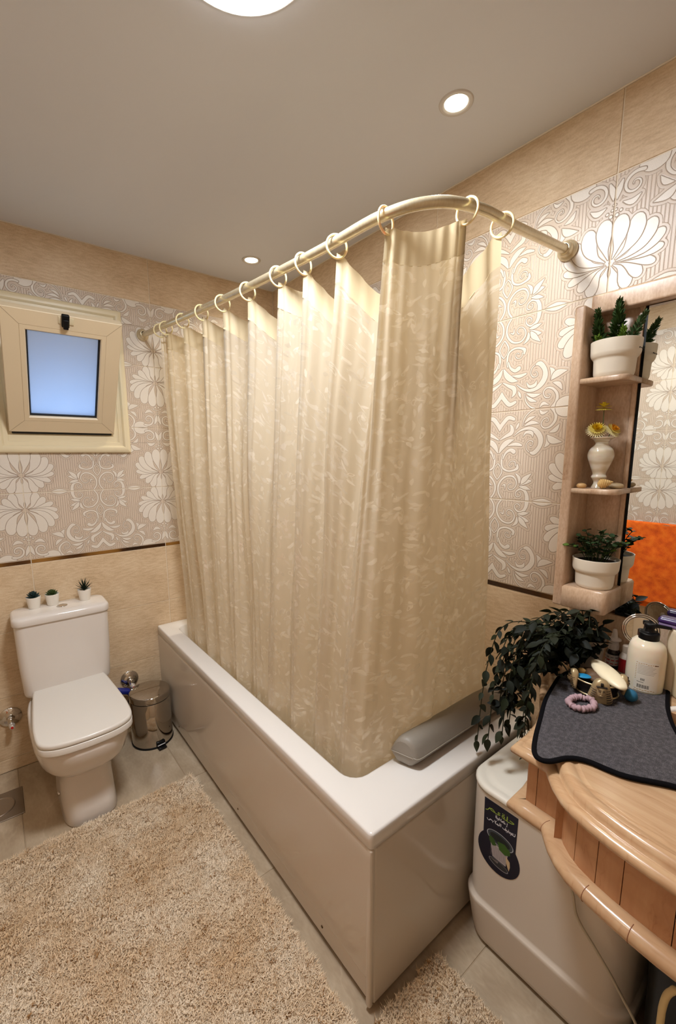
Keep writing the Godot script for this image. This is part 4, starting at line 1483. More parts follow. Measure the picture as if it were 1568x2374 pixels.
func sticker_picture() -> ImageTexture:
	var im := Image.create(512, 856, false, Image.FORMAT_RGB8)
	im.fill(rgb(16, 20, 40))
	var pen := func(pts: Array, w: float, c: Color):
		var t := []
		for p in range(0, pts.size(), 2):
			t.append_array([pts[p], pts[p + 1], w])
		fill(im, stroke(t, 1.0, 5), c)
	var dot := func(x: float, y: float, r: float, c: Color):
		var poly := PackedVector2Array()
		for k in 12:
			poly.append(Vector2(x, y) + Vector2.from_angle(TAU * k / 12) * r)
		fill(im, poly, c)
	var g := rgb(150, 175, 70)
	for s in [[358, 94, 405, 100, 385, 116, 348, 123], [352, 123, 328, 123, 329, 66], [329, 66, 328, 118, 300, 123], [302, 123, 276, 121, 270, 102, 284, 88, 297, 106, 284, 121], [246, 90, 226, 92, 222, 105, 244, 112, 215, 123, 188, 123], [190, 123, 166, 106, 146, 99, 132, 108, 136, 121, 160, 124, 190, 123], [136, 122, 121, 104, 114, 122], [116, 122, 106, 126, 96, 144, 70, 155]]:
		pen.call(s, 9.0, g)
	for d in [[275, 72], [292, 72]]:
		dot.call(d[0], d[1], 6.0, g)
	var w := rgb(226, 228, 232)
	for s in [[333, 148, 331, 178], [336, 188, 326, 188, 330, 196], [314, 176, 296, 160, 281, 163, 287, 175, 312, 177], [284, 176, 276, 166, 271, 176], [274, 176, 262, 176, 260, 146], [248, 176, 246, 163, 236, 161, 235, 171, 246, 174, 226, 177], [228, 177, 220, 168, 212, 177], [214, 177, 200, 175, 196, 163, 205, 156, 211, 168, 203, 176]]:
		pen.call(s, 7.0, w)
	for d in [[296, 148], [240, 148], [216, 189], [226, 189], [197, 145], [208, 145]]:
		dot.call(d[0], d[1], 4.2, w)
	for s in [[427, 210, 425, 244, 406, 246], [408, 246, 402, 235, 395, 246], [398, 246, 380, 246, 392, 232, 366, 230], [382, 246, 360, 246], [360, 246, 352, 246, 346, 235, 355, 230, 360, 240, 350, 246, 337, 246], [338, 246, 332, 236, 325, 246], [326, 246, 316, 244, 312, 234, 321, 230, 327, 241], [327, 241, 322, 247, 292, 247, 282, 236], [263, 210, 262, 247], [249, 210, 247, 244, 232, 246], [234, 246, 226, 237, 219, 246, 229, 254, 234, 246], [222, 247, 196, 247, 207, 212], [198, 247, 186, 214], [173, 235, 170, 245, 155, 247], [156, 246, 152, 237, 148, 246], [148, 246, 142, 237, 137, 246], [138, 245, 130, 240, 127, 256, 108, 263, 93, 247]]:
		pen.call(s, 7.0, w)
	for d in [[398, 223], [408, 223], [378, 261], [352, 217], [327, 259], [338, 259], [319, 217], [164, 261]]:
		dot.call(d[0], d[1], 4.2, w)
	# picture of a steel spin drum with green leaves
	var ell := func(x: float, y: float, rx: float, ry: float, c: Color, tilt: float):
		var poly := PackedVector2Array()
		for k in 40:
			var a := TAU * k / 40
			poly.append(Vector2(x, y) + Vector2(cos(a) * rx, sin(a) * ry).rotated(tilt))
		fill(im, poly, c)
	ell.call(262, 420, 160, 82, rgb(170, 176, 184), 0.06)
	ell.call(262, 424, 148, 70, rgb(30, 40, 48), 0.06)
	ell.call(262, 415, 150, 70, rgb(58, 68, 76), 0.06)
	ell.call(262, 420, 120, 50, rgb(24, 32, 36), 0.06)
	fill(im, PackedVector2Array([Vector2(150, 500), Vector2(365, 520), Vector2(345, 690), Vector2(185, 680)]), rgb(176, 168, 168))
	for k in 18:
		im.fill_rect(Rect2i(160 + k * 11, 530, 3, 145), rgb(110, 100, 104))
	fill(im, PackedVector2Array([Vector2(130, 440), Vector2(190, 450), Vector2(225, 520), Vector2(180, 545), Vector2(140, 510)]), rgb(52, 84, 34))
	fill(im, PackedVector2Array([Vector2(235, 450), Vector2(320, 430), Vector2(385, 470), Vector2(390, 520), Vector2(330, 560), Vector2(260, 540)]), rgb(56, 92, 36))
	fill(im, PackedVector2Array([Vector2(340, 560), Vector2(390, 600), Vector2(396, 660), Vector2(384, 720), Vector2(350, 640)]), rgb(204, 178, 140))
	ell.call(262, 735, 118, 44, rgb(140, 140, 144), 0.1)
	ell.call(262, 733, 110, 38, rgb(48, 50, 54), 0.1)
	fill(im, PackedVector2Array([Vector2(160, 715), Vector2(260, 702), Vector2(250, 732)]), rgb(120, 112, 110))
	return ImageTexture.create_from_image(im)

# ---------------------------------------------------------------- vanity
func vanity_plan() -> Array:
	var half := [Vector2(-0.003, 1.735), Vector2(-0.10, 1.742), Vector2(-0.20, 1.768), Vector2(-0.312, 1.822), Vector2(-0.384, 1.858), Vector2(-0.441, 1.874), Vector2(-0.50, 1.881), Vector2(-0.568, 1.882), Vector2(-0.571, 1.92), Vector2(-0.573, 1.962), Vector2(-0.590, 1.974), Vector2(-0.613, 1.993), Vector2(-0.633, 2.016), Vector2(-0.648, 2.042), Vector2(-0.659, 2.075), Vector2(-0.667, 2.11), Vector2(-0.673, 2.15), Vector2(-0.677, 2.19), Vector2(-0.678, 2.23)]
	var out := half.duplicate()
	for i in range(half.size() - 2, -1, -1):
		out.append(Vector2(half[i].x, 4.46 - half[i].y))
	return out

func anticlockwise(plan: Array) -> Array:
	var area := 0.0
	for i in plan.size():
		var p: Vector2 = plan[i]
		var q: Vector2 = plan[(i + 1) % plan.size()]
		area += p.x * q.y - q.x * p.y
	var out := plan.duplicate()
	if area > 0:
		out.reverse()
	return out

func vanity() -> void:
	var o := thing("vanity", "pinkish beige marble vanity with a bowed front and moulded countertop", "vanity", Vector3(0, 0, 0))
	var plan := anticlockwise(vanity_plan())
	var centre := Vector2(-0.25, 2.235)
	# countertop: moulded edge, then flat up to the basin hole
	var rings := []
	for p in [[-0.03, 0.781], [-0.010, 0.782], [-0.002, 0.786], [0.0, 0.792], [-0.002, 0.7985], [-0.008, 0.803], [-0.017, 0.8045], [-0.0195, 0.8025], [-0.0215, 0.8035], [-0.0225, 0.811], [-0.0265, 0.8180], [-0.034, 0.8215], [-0.043, 0.8210], [-0.050, 0.8180], [-0.0535, 0.8170], [-0.060, 0.8195]]:
		rings.append(level(grown(plan, p[0]), p[1]))
	var hole := []
	var inner := []
	for p in rings[-1]:
		var d := (Vector2(p.x, p.z) - centre).normalized()
		var e := Vector2(d.x / 0.185, d.y / 0.185).length()
		hole.append(Vector3(centre.x + d.x / e, 0.8195, centre.y + d.y / e))
		inner.append(Vector3(centre.x + d.x / e, 0.795, centre.y + d.y / e))
	rings.append(hole)
	rings.append(inner)
	var st := mb()
	stack(st, rings.slice(0, 16), true, false)
	stack(st, rings.slice(15, 17), false, false, -1)
	stack(st, rings.slice(16, 18), false, false)
	obj("countertop", st, M.marble_top, o)
	# basin
	st = mb()
	lathe(st, soft([Vector2(0, 0.655), Vector2(0.08, 0.66), Vector2(0.15, 0.70), Vector2(0.18, 0.76), Vector2(0.184, 0.8205), Vector2(0.194, 0.8205), Vector2(0.1965, 0.8225), Vector2(0.192, 0.8255), Vector2(0.182, 0.8245), Vector2(0.174, 0.80), Vector2(0.165, 0.76), Vector2(0.14, 0.71), Vector2(0.07, 0.675), Vector2(0, 0.672)], 0.01), 56, Transform3D(Basis.IDENTITY, Vector3(centre.x, 0, centre.y)))
	obj("basin", st, M.ceramic, o)
	# apron panels standing between the countertop and the lower moulding
	var line := grown(plan, -0.03)
	var front := []
	for p in line:
		if p.x < -0.02:
			front.append(p)
	front.sort_custom(func(a, b): return a.y < b.y or (a.y == b.y and a.x > b.x))
	var path := []
	for i in front.size() - 1:
		for k in 4:
			path.append(front[i].lerp(front[i + 1], k / 4.0))
	path.append(front[-1])
	var joints := [1.6, 1.83, 1.934, 2.006, 2.043, 2.085, 2.127, 2.20, 2.27, 2.345, 2.385, 2.43, 2.455, 2.54, 2.63, 2.9]
	for j in joints.size() - 1:
		var part := []
		for i in path.size() - 1:
			var a: Vector2 = path[i]
			var b: Vector2 = path[i + 1]
			if b.y <= joints[j] or a.y >= joints[j + 1]:
				continue
			var p := a if a.y >= joints[j] else a.lerp(b, (joints[j] - a.y) / (b.y - a.y))
			var q := b if b.y <= joints[j + 1] else a.lerp(b, (joints[j + 1] - a.y) / (b.y - a.y))
			if part.is_empty():
				part.append(p)
			part.append(q)
		if part.size() < 2:
			continue
		st = mb()
		var g := 0.0007
		part[0] = part[0] + (part[1] - part[0]).normalized() * g
		part[-1] = part[-1] + (part[-2] - part[-1]).normalized() * g
		st.set_smooth_group(1)
		var face := []
		for i in part.size():
			var d: Vector2 = (part[mini(i + 1, part.size() - 1)] - part[maxi(i - 1, 0)]).normalized()
			face.append(part[i] + Vector2(d.y, -d.x) * 0.014)
		for i in part.size() - 1:
			var a := Vector3(part[i].x, 0, part[i].y)
			var b := Vector3(part[i + 1].x, 0, part[i + 1].y)
			quad(st, a + Vector3(0, 0.668, 0), b + Vector3(0, 0.668, 0), b + Vector3(0, 0.785, 0), a + Vector3(0, 0.785, 0))
			var c := Vector3(face[i].x, 0, face[i].y)
			var e := Vector3(face[i + 1].x, 0, face[i + 1].y)
			quad(st, e + Vector3(0, 0.668, 0), c + Vector3(0, 0.668, 0), c + Vector3(0, 0.785, 0), e + Vector3(0, 0.785, 0))
		st.set_smooth_group(2)
		for k in [0, -1]:
			var a := Vector3(part[k].x, 0, part[k].y)
			var b := Vector3(face[k].x, 0, face[k].y)
			if k == 0:
				quad(st, b + Vector3(0, 0.668, 0), a + Vector3(0, 0.668, 0), a + Vector3(0, 0.785, 0), b + Vector3(0, 0.785, 0))
			else:
				quad(st, a + Vector3(0, 0.668, 0), b + Vector3(0, 0.668, 0), b + Vector3(0, 0.785, 0), a + Vector3(0, 0.785, 0))
		obj("apron_panel", st, M.marble_panel, o)
	st = mb()
	box(st, Vector3(-0.50, 0.67, 1.90), Vector3(-0.01, 0.784, 2.56))
	obj("apron_backing", st, mat(rgb(150, 108, 76), 0.8), o)
	# lower half-round moulding
	rings = []
	for k in 15:
		var a := lerpf(-PI / 2, PI / 2, k / 14.0)
		rings.append(level(grown(plan, -0.018 + 0.018 * cos(a)), 0.6555 + 0.0165 * sin(a)))
	var back := grown(plan, -0.05)
	rings.insert(0, level(back, 0.639))
	rings.append(level(back, 0.672))
	st = mb()
	stack(st, rings, false, false)
	stack(st, [level(back, 0.672), level(back, 0.639)], false, false)
	obj("lower_moulding", st, M.marble, o)
	for z in [1.961, 2.062, 2.164]:
		# thin joints across the moulding
		var best := 0
		for i in plan.size():
			if plan[i].x < -0.5 and absf(plan[i].y - z) < absf(plan[best].y - z):
				best = i
		var loop := []
		for k in 13:
			var a := lerpf(-PI / 2, PI / 2, k / 12.0)
			var r := grown(plan, -0.018 + 0.0183 * cos(a))
			loop.append(Vector3(r[best].x, 0.6555 + 0.0168 * sin(a), r[best].y))
		st = mb()
		tube(st, loop, 0.0006, 4)
		obj("moulding_joint", st, mat(rgb(150, 100, 70), 0.8), o)
	# splashback against the wall and the end wall that carries the top
	st = mb()
	rbox(st, Vector3(-0.02, 0.80, 1.76), Vector3(-0.001, 0.972, 2.70), 0.003, 2)
	obj("splashback", st, M.travertine, o)
	st = mb()
	rbox(st, Vector3(-0.42, 0.0, 2.60), Vector3(-0.001, 0.66, 2.66), 0.003, 2)
	obj("end_support", st, M.marble, o)
	# things kept under the vanity
	var b := thing("storage_box", "large black plastic box in the dark space under the vanity", "box", Vector3(-0.2, 0, 2.35))
	st = mb()
	stack(st, [ring_of(0, 0, 0.165, 0.22, 0.03, 0.0), ring_of(0, 0, 0.17, 0.235, 0.03, 0.50), ring_of(0, 0, 0.176, 0.24, 0.032, 0.505), ring_of(0, 0, 0.176, 0.24, 0.032, 0.53), ring_of(0, 0, 0.17, 0.234, 0.03, 0.535)])
	obj("body", st, mat(rgb(22, 22, 24), 0.45), b)
	var bk := thing("bucket", "dark blue plastic bucket under the vanity beside the black box", "bucket", Vector3(-0.515, 0, 2.33))
	st = mb()
	lathe(st, soft([Vector2(0, 0), Vector2(0.095, 0), Vector2(0.12, 0.36), Vector2(0.125, 0.364), Vector2(0.125, 0.372), Vector2(0.117, 0.372), Vector2(0.092, 0.01), Vector2(0, 0.01)], 0.003), 40)
	obj("pail", st, mat(rgb(30, 52, 92), 0.4), bk)
	var bo := thing("washing_bowl", "beige plastic bowl stacked on the blue bucket under the vanity", "bowl", Vector3(-0.515, 0.372, 2.33))
	st = mb()
	lathe(st, soft([Vector2(0, 0.002), Vector2(0.06, 0.002), Vector2(0.105, 0.05), Vector2(0.122, 0.115), Vector2(0.13, 0.118), Vector2(0.128, 0.122), Vector2(0.118, 0.12), Vector2(0.10, 0.055), Vector2(0.055, 0.008), Vector2(0, 0.008)], 0.008), 44)
	obj("shell", st, mat(rgb(206, 190, 160), 0.45), bo)
	var ho := thing("hose", "pale yellow rubber hose looped under the edge of the vanity", "hose", Vector3(-0.62, 0, 2.2))
	st = mb()
	tube(st, curve([Vector3(0.0, 0.006, -0.02), Vector3(0.01, 0.12, -0.008), Vector3(0.02, 0.30, -0.006), Vector3(0.02, 0.466, -0.007), Vector3(0.02, 0.50, -0.007), Vector3(0.02, 0.528, -0.004), Vector3(0.02, 0.545, 0.002), Vector3(0.02, 0.553, 0.010), Vector3(0.018, 0.55, 0.05), Vector3(0.0, 0.47, 0.12), Vector3(-0.03, 0.30, 0.16), Vector3(-0.03, 0.05, 0.17)], 60), 0.0055, 10)
	obj("pipe", st, mat(rgb(214, 192, 140), 0.45), ho)

# ---------------------------------------------------------------- shelf and mirror
func leaf_shape(l: float, w: float, seg := 6, curl := 0.12, round_ := false) -> ArrayMesh:
	# a leaf lying along +z from its stalk, cupped, with two faces of its own thickness
	var st := mb()
	var top := []
	for i in seg + 1:
		var t := float(i) / seg
		var half: float = w * 0.5 * (sqrt(maxf(0.0, 1.0 - pow(2.0 * t - 1.0, 2.0))) if round_ else pow(sin(PI * pow(t, 0.8)), 0.9) if t < 1.0 else 0.0)
		half = maxf(half, 0.0004)
		var y := -curl * l * t * t
		top.append([Vector3(-half, y + half * 0.25, t * l), Vector3(0, y, t * l), Vector3(half, y + half * 0.25, t * l)])
	for side in 2:
		st.set_smooth_group(side + 1)
		var d := Vector3(0, -0.0005 * side, 0)
		for i in seg:
			for j in 2:
				var a: Vector3 = top[i][j] + d
				var b: Vector3 = top[i][j + 1] + d
				var c: Vector3 = top[i + 1][j + 1] + d
				var e: Vector3 = top[i + 1][j] + d
				if side == 0:
					quad(st, a, e, c, b)
				else:
					quad(st, a, b, c, e)
	st.generate_normals()
	return st.commit()

func stepped_pot(o: Node3D, r: float, h: float) -> void:
	var st := mb()
	lathe(st, soft([Vector2(0, 0), Vector2(r * 0.74, 0), Vector2(r * 0.80, h * 0.10), Vector2(r * 0.83, h * 0.5), Vector2(r * 0.92, h * 0.56), Vector2(r * 0.97, h * 0.64), Vector2(r, h), Vector2(r * 0.95, h), Vector2(r * 0.92, h * 0.86), Vector2(0, h * 0.86)], 0.003), 56)
	obj("pot", st, M.pot, o)
	st = mb()
	lathe(st, [Vector2(r * 0.93, h * 0.87), Vector2(r * 0.5, h * 0.90), Vector2(0, h * 0.91)], 24)
	obj("soil", st, M.soil, o)

func aim(dir: Vector3, roll := 0.0) -> Basis:
	# turns +z towards dir
	var z := dir.normalized()
	var x := Vector3.UP.cross(z)
	if x.length() < 0.01:
		x = Vector3.RIGHT
	x = x.normalized()
	return Basis(x, z.cross(x), z) * Basis(Vector3.BACK, roll)

func shelf_unit() -> void:
	var o := thing("wall_shelf", "narrow travertine wall shelf with three tiers beside the mirror", "shelf", Vector3(0, 0, 0))
	var st := mb()
	rbox(st, Vector3(-0.135, 0.998, 1.758), Vector3(-0.001, 1.824, 1.785), 0.006, 3)
	obj("side_panel", st, M.travertine, o)
	st = mb()
	rbox(st, Vector3(-0.018, 1.0, 1.784), Vector3(-0.001, 1.826, 1.8845), 0.001, 1)
	obj("back_panel", st, M.travertine, o)
	st = mb()
	rbox(st, Vector3(-0.024, 1.0, 1.872), Vector3(-0.010, 1.826, 1.8848), 0.003, 2)
	obj("edge_strip", st, M.travertine, o)
	var plate := func(x0: float, z1: float, r: float) -> Array:
		var out := [Vector2(-0.017, 1.784), Vector2(x0, 1.784)]
		for k in 7:
			var a := PI + lerpf(0.0, -PI / 2, k / 6.0)
			out.append(Vector2(x0 + r + r * cos(a), z1 - r + r * sin(a)))
		out.append(Vector2(-0.017, z1))
		return out
	for y in [1.622, 1.328]:
		st = mb()
		slab(st, plate.call(-0.132, 1.8945, 0.022), [Vector2(-0.002, y), Vector2(0, y + 0.002), Vector2(0, y + 0.012), Vector2(-0.002, y + 0.014)])
		obj("shelf_board", st, M.travertine, o)
	st = mb()
	slab(st, plate.call(-0.137, 1.897, 0.014), [Vector2(-0.003, 0.9985), Vector2(0, 1.002), Vector2(0, 1.057), Vector2(-0.004, 1.062)])
	obj("bottom_block", st, M.travertine, o)
	# mirror with the stone band over it
	var m := thing("wall_mirror", "large wall mirror with a stone band along its top, reflecting tiles and an orange towel", "mirror", Vector3(0, 0, 0))
	st = mb()
	rbox(st, Vector3(-0.02, 0.975, 1.886), Vector3(-0.001, 1.825, 2.68), 0.001, 1)
	obj("backing", st, M.black, m)
	st = mb()
	box(st, Vector3(-0.0235, 0.984, 1.8935), Vector3(-0.019, 1.814, 2.672))
	obj("glass", st, M.mirror, m)
	st = mb()
	rbox(st, Vector3(-0.056, 1.816, 1.766), Vector3(-0.001, 1.866, 2.70), 0.006, 3)
	obj("top_band", st, M.travertine, m)
	# upper pot with little conifer sprigs
	var p := thing("potted_plant", "white stepped pot with upright artificial conifer sprigs on the upper shelf", "plant", Vector3(-0.080, 1.636, 1.8455), 0.0, "stepped white pots on the wall shelf")
	stepped_pot(p, 0.0585, 0.092)
	var needle := leaf_shape(0.0165, 0.0062, 3, 0.1)
	for sp in [[Vector3(-0.012, 0.07, -0.034), Vector3(-0.016, 0.176, -0.046), 0.0165], [Vector3(0.0, 0.07, 0.0), Vector3(0.008, 0.195, -0.004), 0.020], [Vector3(0.005, 0.07, 0.02), Vector3(0.004, 0.152, 0.058), 0.015], [Vector3(-0.025, 0.07, 0.018), Vector3(-0.034, 0.118, 0.026), 0.012], [Vector3(-0.03, 0.07, -0.02), Vector3(-0.04, 0.105, -0.032), 0.012]]:
		var im := SurfaceTool.new()
		im.begin(Mesh.PRIMITIVE_TRIANGLES)
		var n := int(150 * (sp[1] - sp[0]).length() / 0.12) + 30
		var along: Vector3 = (sp[1] - sp[0]).normalized()
		for i in n:
			var t := float(i) / n
			var at: Vector3 = sp[0].lerp(sp[1], t)
			var a := i * 2.39996
			var side := along.cross(Vector3.RIGHT).normalized().rotated(along, a)
			var out: Vector3 = (side * lerpf(1.0, 0.5, t) + along * lerpf(0.25, 1.0, t)).normalized()
			var s: float = sp[2] / 0.0165 * lerpf(1.15, 0.6, t * t) * rng.randf_range(0.8, 1.15)
			im.append_from(needle, 0, Transform3D(aim(out, rng.randf() * TAU).scaled(Vector3.ONE * s), at + side * 0.002))
		var fo := obj("sprig", im.commit(), leaf_mat(rgb(44, 66, 28) if sp[2] > 0.0125 else rgb(92, 120, 38), int(sp[2] * 1000)), p)
	st = mb()
	for k in 7:
		rbox(st, Vector3(0.0, 0.064 + 0.002 * (k % 2), -0.02 + 0.0046 * k), Vector3(0.001, 0.067, -0.0165 + 0.0046 * k), 0.0003, 1, Transform3D(Basis(Vector3.UP, -PI * 0.5), Vector3(0, 0, 0.0564)))
	obj("printed_marks", st, M.black, p)
	# lower pot with round-leaved bush
	var q := thing("potted_plant", "white stepped pot with a dark bushy round-leaved plant on the bottom block of the shelf", "plant", Vector3(-0.080, 1.062, 1.8455), 0.0, "stepped white pots on the wall shelf")
	stepped_pot(q, 0.0585, 0.083)
	var round_leaf := leaf_shape(0.015, 0.0135, 5, 0.1, true)
	for s in 23:
		var a := s * 2.39996
		var reach := 0.012 + 0.036 * sqrt(s / 23.0)
		var foot := Vector3(cos(a) * reach * 0.5, 0.07, sin(a) * reach * 0.5)
		var tip := Vector3(cos(a) * reach * 1.35, 0.112 + 0.042 * (1.0 - s / 23.0) + rng.randf_range(-0.008, 0.016), sin(a) * reach * 1.5)
		tip.x = minf(tip.x, 0.05)
		tip.z = maxf(tip.z, -0.05) if tip.x > -0.058 else tip.z
		if s == 21:
			tip = Vector3(-0.066, 0.118, -0.062)
		if s == 22:
			tip = Vector3(-0.004, 0.135, 0.068)
		var way := curve([foot, foot.lerp(tip, 0.5) + Vector3(0, 0.012, 0), tip], 10)
		st = mb()
		tube(st, way, 0.001, 5)
		obj("stem", st, leaf_mat(rgb(40, 52, 24), 1), q)
		for k in 9:
			var at: Vector3 = crom(way, 0.25 + 0.75 * k / 8.0)
			var b := k * 2.2 + s
			var dir := Vector3(cos(b), 0.35, sin(b))
			var lf := obj("leaf", round_leaf, leaf_mat(rgb(34, 54, 26) if s < 21 else rgb(72, 100, 32), k + s), q)
			lf.transform = Transform3D(aim(dir, rng.randf_range(-0.6, 0.6)).scaled(Vector3.ONE * rng.randf_range(0.75, 1.1)), at)
	# onyx vase on the middle shelf
	var v := thing("vase", "small banded onyx baluster vase on the middle shelf", "vase", Vector3(-0.080, 1.342, 1.833))
	st = mb()
	lathe(st, curve([Vector2(0, 0), Vector2(0.0165, 0.0), Vector2(0.0165, 0.004), Vector2(0.0125, 0.012), Vector2(0.0125, 0.019), Vector2(0.0185, 0.029), Vector2(0.0185, 0.033), Vector2(0.0158, 0.04), Vector2(0.022, 0.058), Vector2(0.0305, 0.082), Vector2(0.0315, 0.094), Vector2(0.027, 0.107), Vector2(0.0175, 0.117), Vector2(0.0155, 0.122), Vector2(0.019, 0.131), Vector2(0.028, 0.1365), Vector2(0.029, 0.1385), Vector2(0.024, 0.138), Vector2(0.012, 0.12), Vector2(0, 0.118)], 90), 48)
	var on := noise(101, 0.02, 3)
	var onyx := textured(picture(256, 256, func(x, y): return 0.62 + 0.28 * sin((y + 10.0 * on.get_noise_2d(x * 0.5, y)) * 0.21) + 0.16 * on.get_noise_2d(x * 0.4, y * 3.0), ramp([[0.0, rgb(186, 166, 138)], [0.3, rgb(208, 194, 168)], [0.7, rgb(222, 214, 196)], [1.0, rgb(232, 228, 216)]])), 0.12)
	onyx.subsurf_scatter_enabled = true
	onyx.subsurf_scatter_strength = 0.15
	obj("body", st, onyx, v)
	var centre := [rgb(216, 176, 20), rgb(214, 140, 20), rgb(206, 178, 40)]
	for k in 3:
		var spec: Array = [[Vector3(-0.012, 0.158, -0.012), Vector3(-0.75, 0.75, 0.35), 0.0265, "yellow chrysanthemum with pale petal tips at the front of the onyx vase"], [Vector3(0.01, 0.156, 0.018), Vector3(-0.2, 0.75, 0.75), 0.023, "orange-hearted chrysanthemum with white petals at the right of the onyx vase"], [Vector3(0.008, 0.219, -0.006), Vector3(-0.1, 1.0, 0.05), 0.0225, "yellow chrysanthemum on a tall stem standing above the onyx vase"]][k]
		var f := thing("chrysanthemum", spec[3], "flower", Vector3(-0.080, 1.342, 1.833), 0.0, "artificial chrysanthemums in the onyx vase")
		st = mb()
		tube(st, curve([Vector3(0, 0.119, 0), spec[0] * Vector3(0.5, 0.85, 0.5), spec[0]], 10), 0.0011, 6)
		obj("stem", st, leaf_mat(rgb(70, 84, 44), 2), f)
		for ring in 4:
			var petal := leaf_shape(spec[2] * [1.0, 0.86, 0.66, 0.42][ring], 0.0052, 4, -0.12 - 0.1 * ring)
			var im := SurfaceTool.new()
			im.begin(Mesh.PRIMITIVE_TRIANGLES)
			var n: int = [26, 22, 18, 12][ring]
			var axis := aim(spec[1])
			for i in n:
				var a := TAU * (i + 0.5 * ring) / n
				var rise: float = [-0.18, 0.12, 0.5, 1.1][ring] - (0.25 if k == 2 else 0.0)
				var dir: Vector3 = axis * Vector3(cos(a), sin(a), rise)
				im.append_from(petal, 0, Transform3D(basis_from(dir, axis.z), spec[0] + axis.z * 0.0018 * ring))
			var pc: Color = rgb(246, 236, 190) if ring == 0 else rgb(244, 226, 120) if ring == 1 else centre[k]
			if k == 2:
				pc = centre[2].lightened(0.25 - 0.08 * ring)
			obj("petals", im.commit(), leaf_mat(pc, 0), f)
	var shell := thing("seashell", "ribbed tan seashell lying on the middle shelf before the vase foot", "seashell", Vector3(-0.108, 1.342, 1.861))
	st = mb()
	var prof := []
	for k in 40:
		var t := k / 39.0
		prof.append(Vector2(maxf(0.0, 0.0125 * sin(PI * pow(t, 0.62)) * (1.0 + 0.10 * sin(t * 58.0))), t * 0.038))
	lathe(st, prof, 24, Transform3D(Basis(Vector3.RIGHT, 1.35).rotated(Vector3.UP, 0.35), Vector3(0, 0.0115, -0.020)))
	obj("whorl", st, mat(rgb(206, 172, 112), 0.55), shell)
	for k in 2:
		var peb := thing("pebble", ["smooth tan pebble at the left of the vase on the middle shelf", "flat beige stone behind the seashell at the right end of the middle shelf"][k], "pebble", [Vector3(-0.112, 1.342, 1.803), Vector3(-0.068, 1.342, 1.873)][k])
		st = mb()
		var s: Vector3 = [Vector3(0.013, 0.0072, 0.0125), Vector3(0.013, 0.008, 0.019)][k]
		lathe(st, curve([Vector2(0, 0), Vector2(0.7, 0.12), Vector2(1, 0.9), Vector2(0.75, 1.7), Vector2(0, 2)], 16), 28, Transform3D(Basis.IDENTITY.scaled(s), Vector3.ZERO))
		obj("stone", st, mat([rgb(208, 170, 116), rgb(176, 152, 116)][k], 0.5), peb)

func basis_from(dir: Vector3, up: Vector3) -> Basis:
	var z := dir.normalized()
	var x := up.cross(z).normalized()
	return Basis(x, z.cross(x), z)

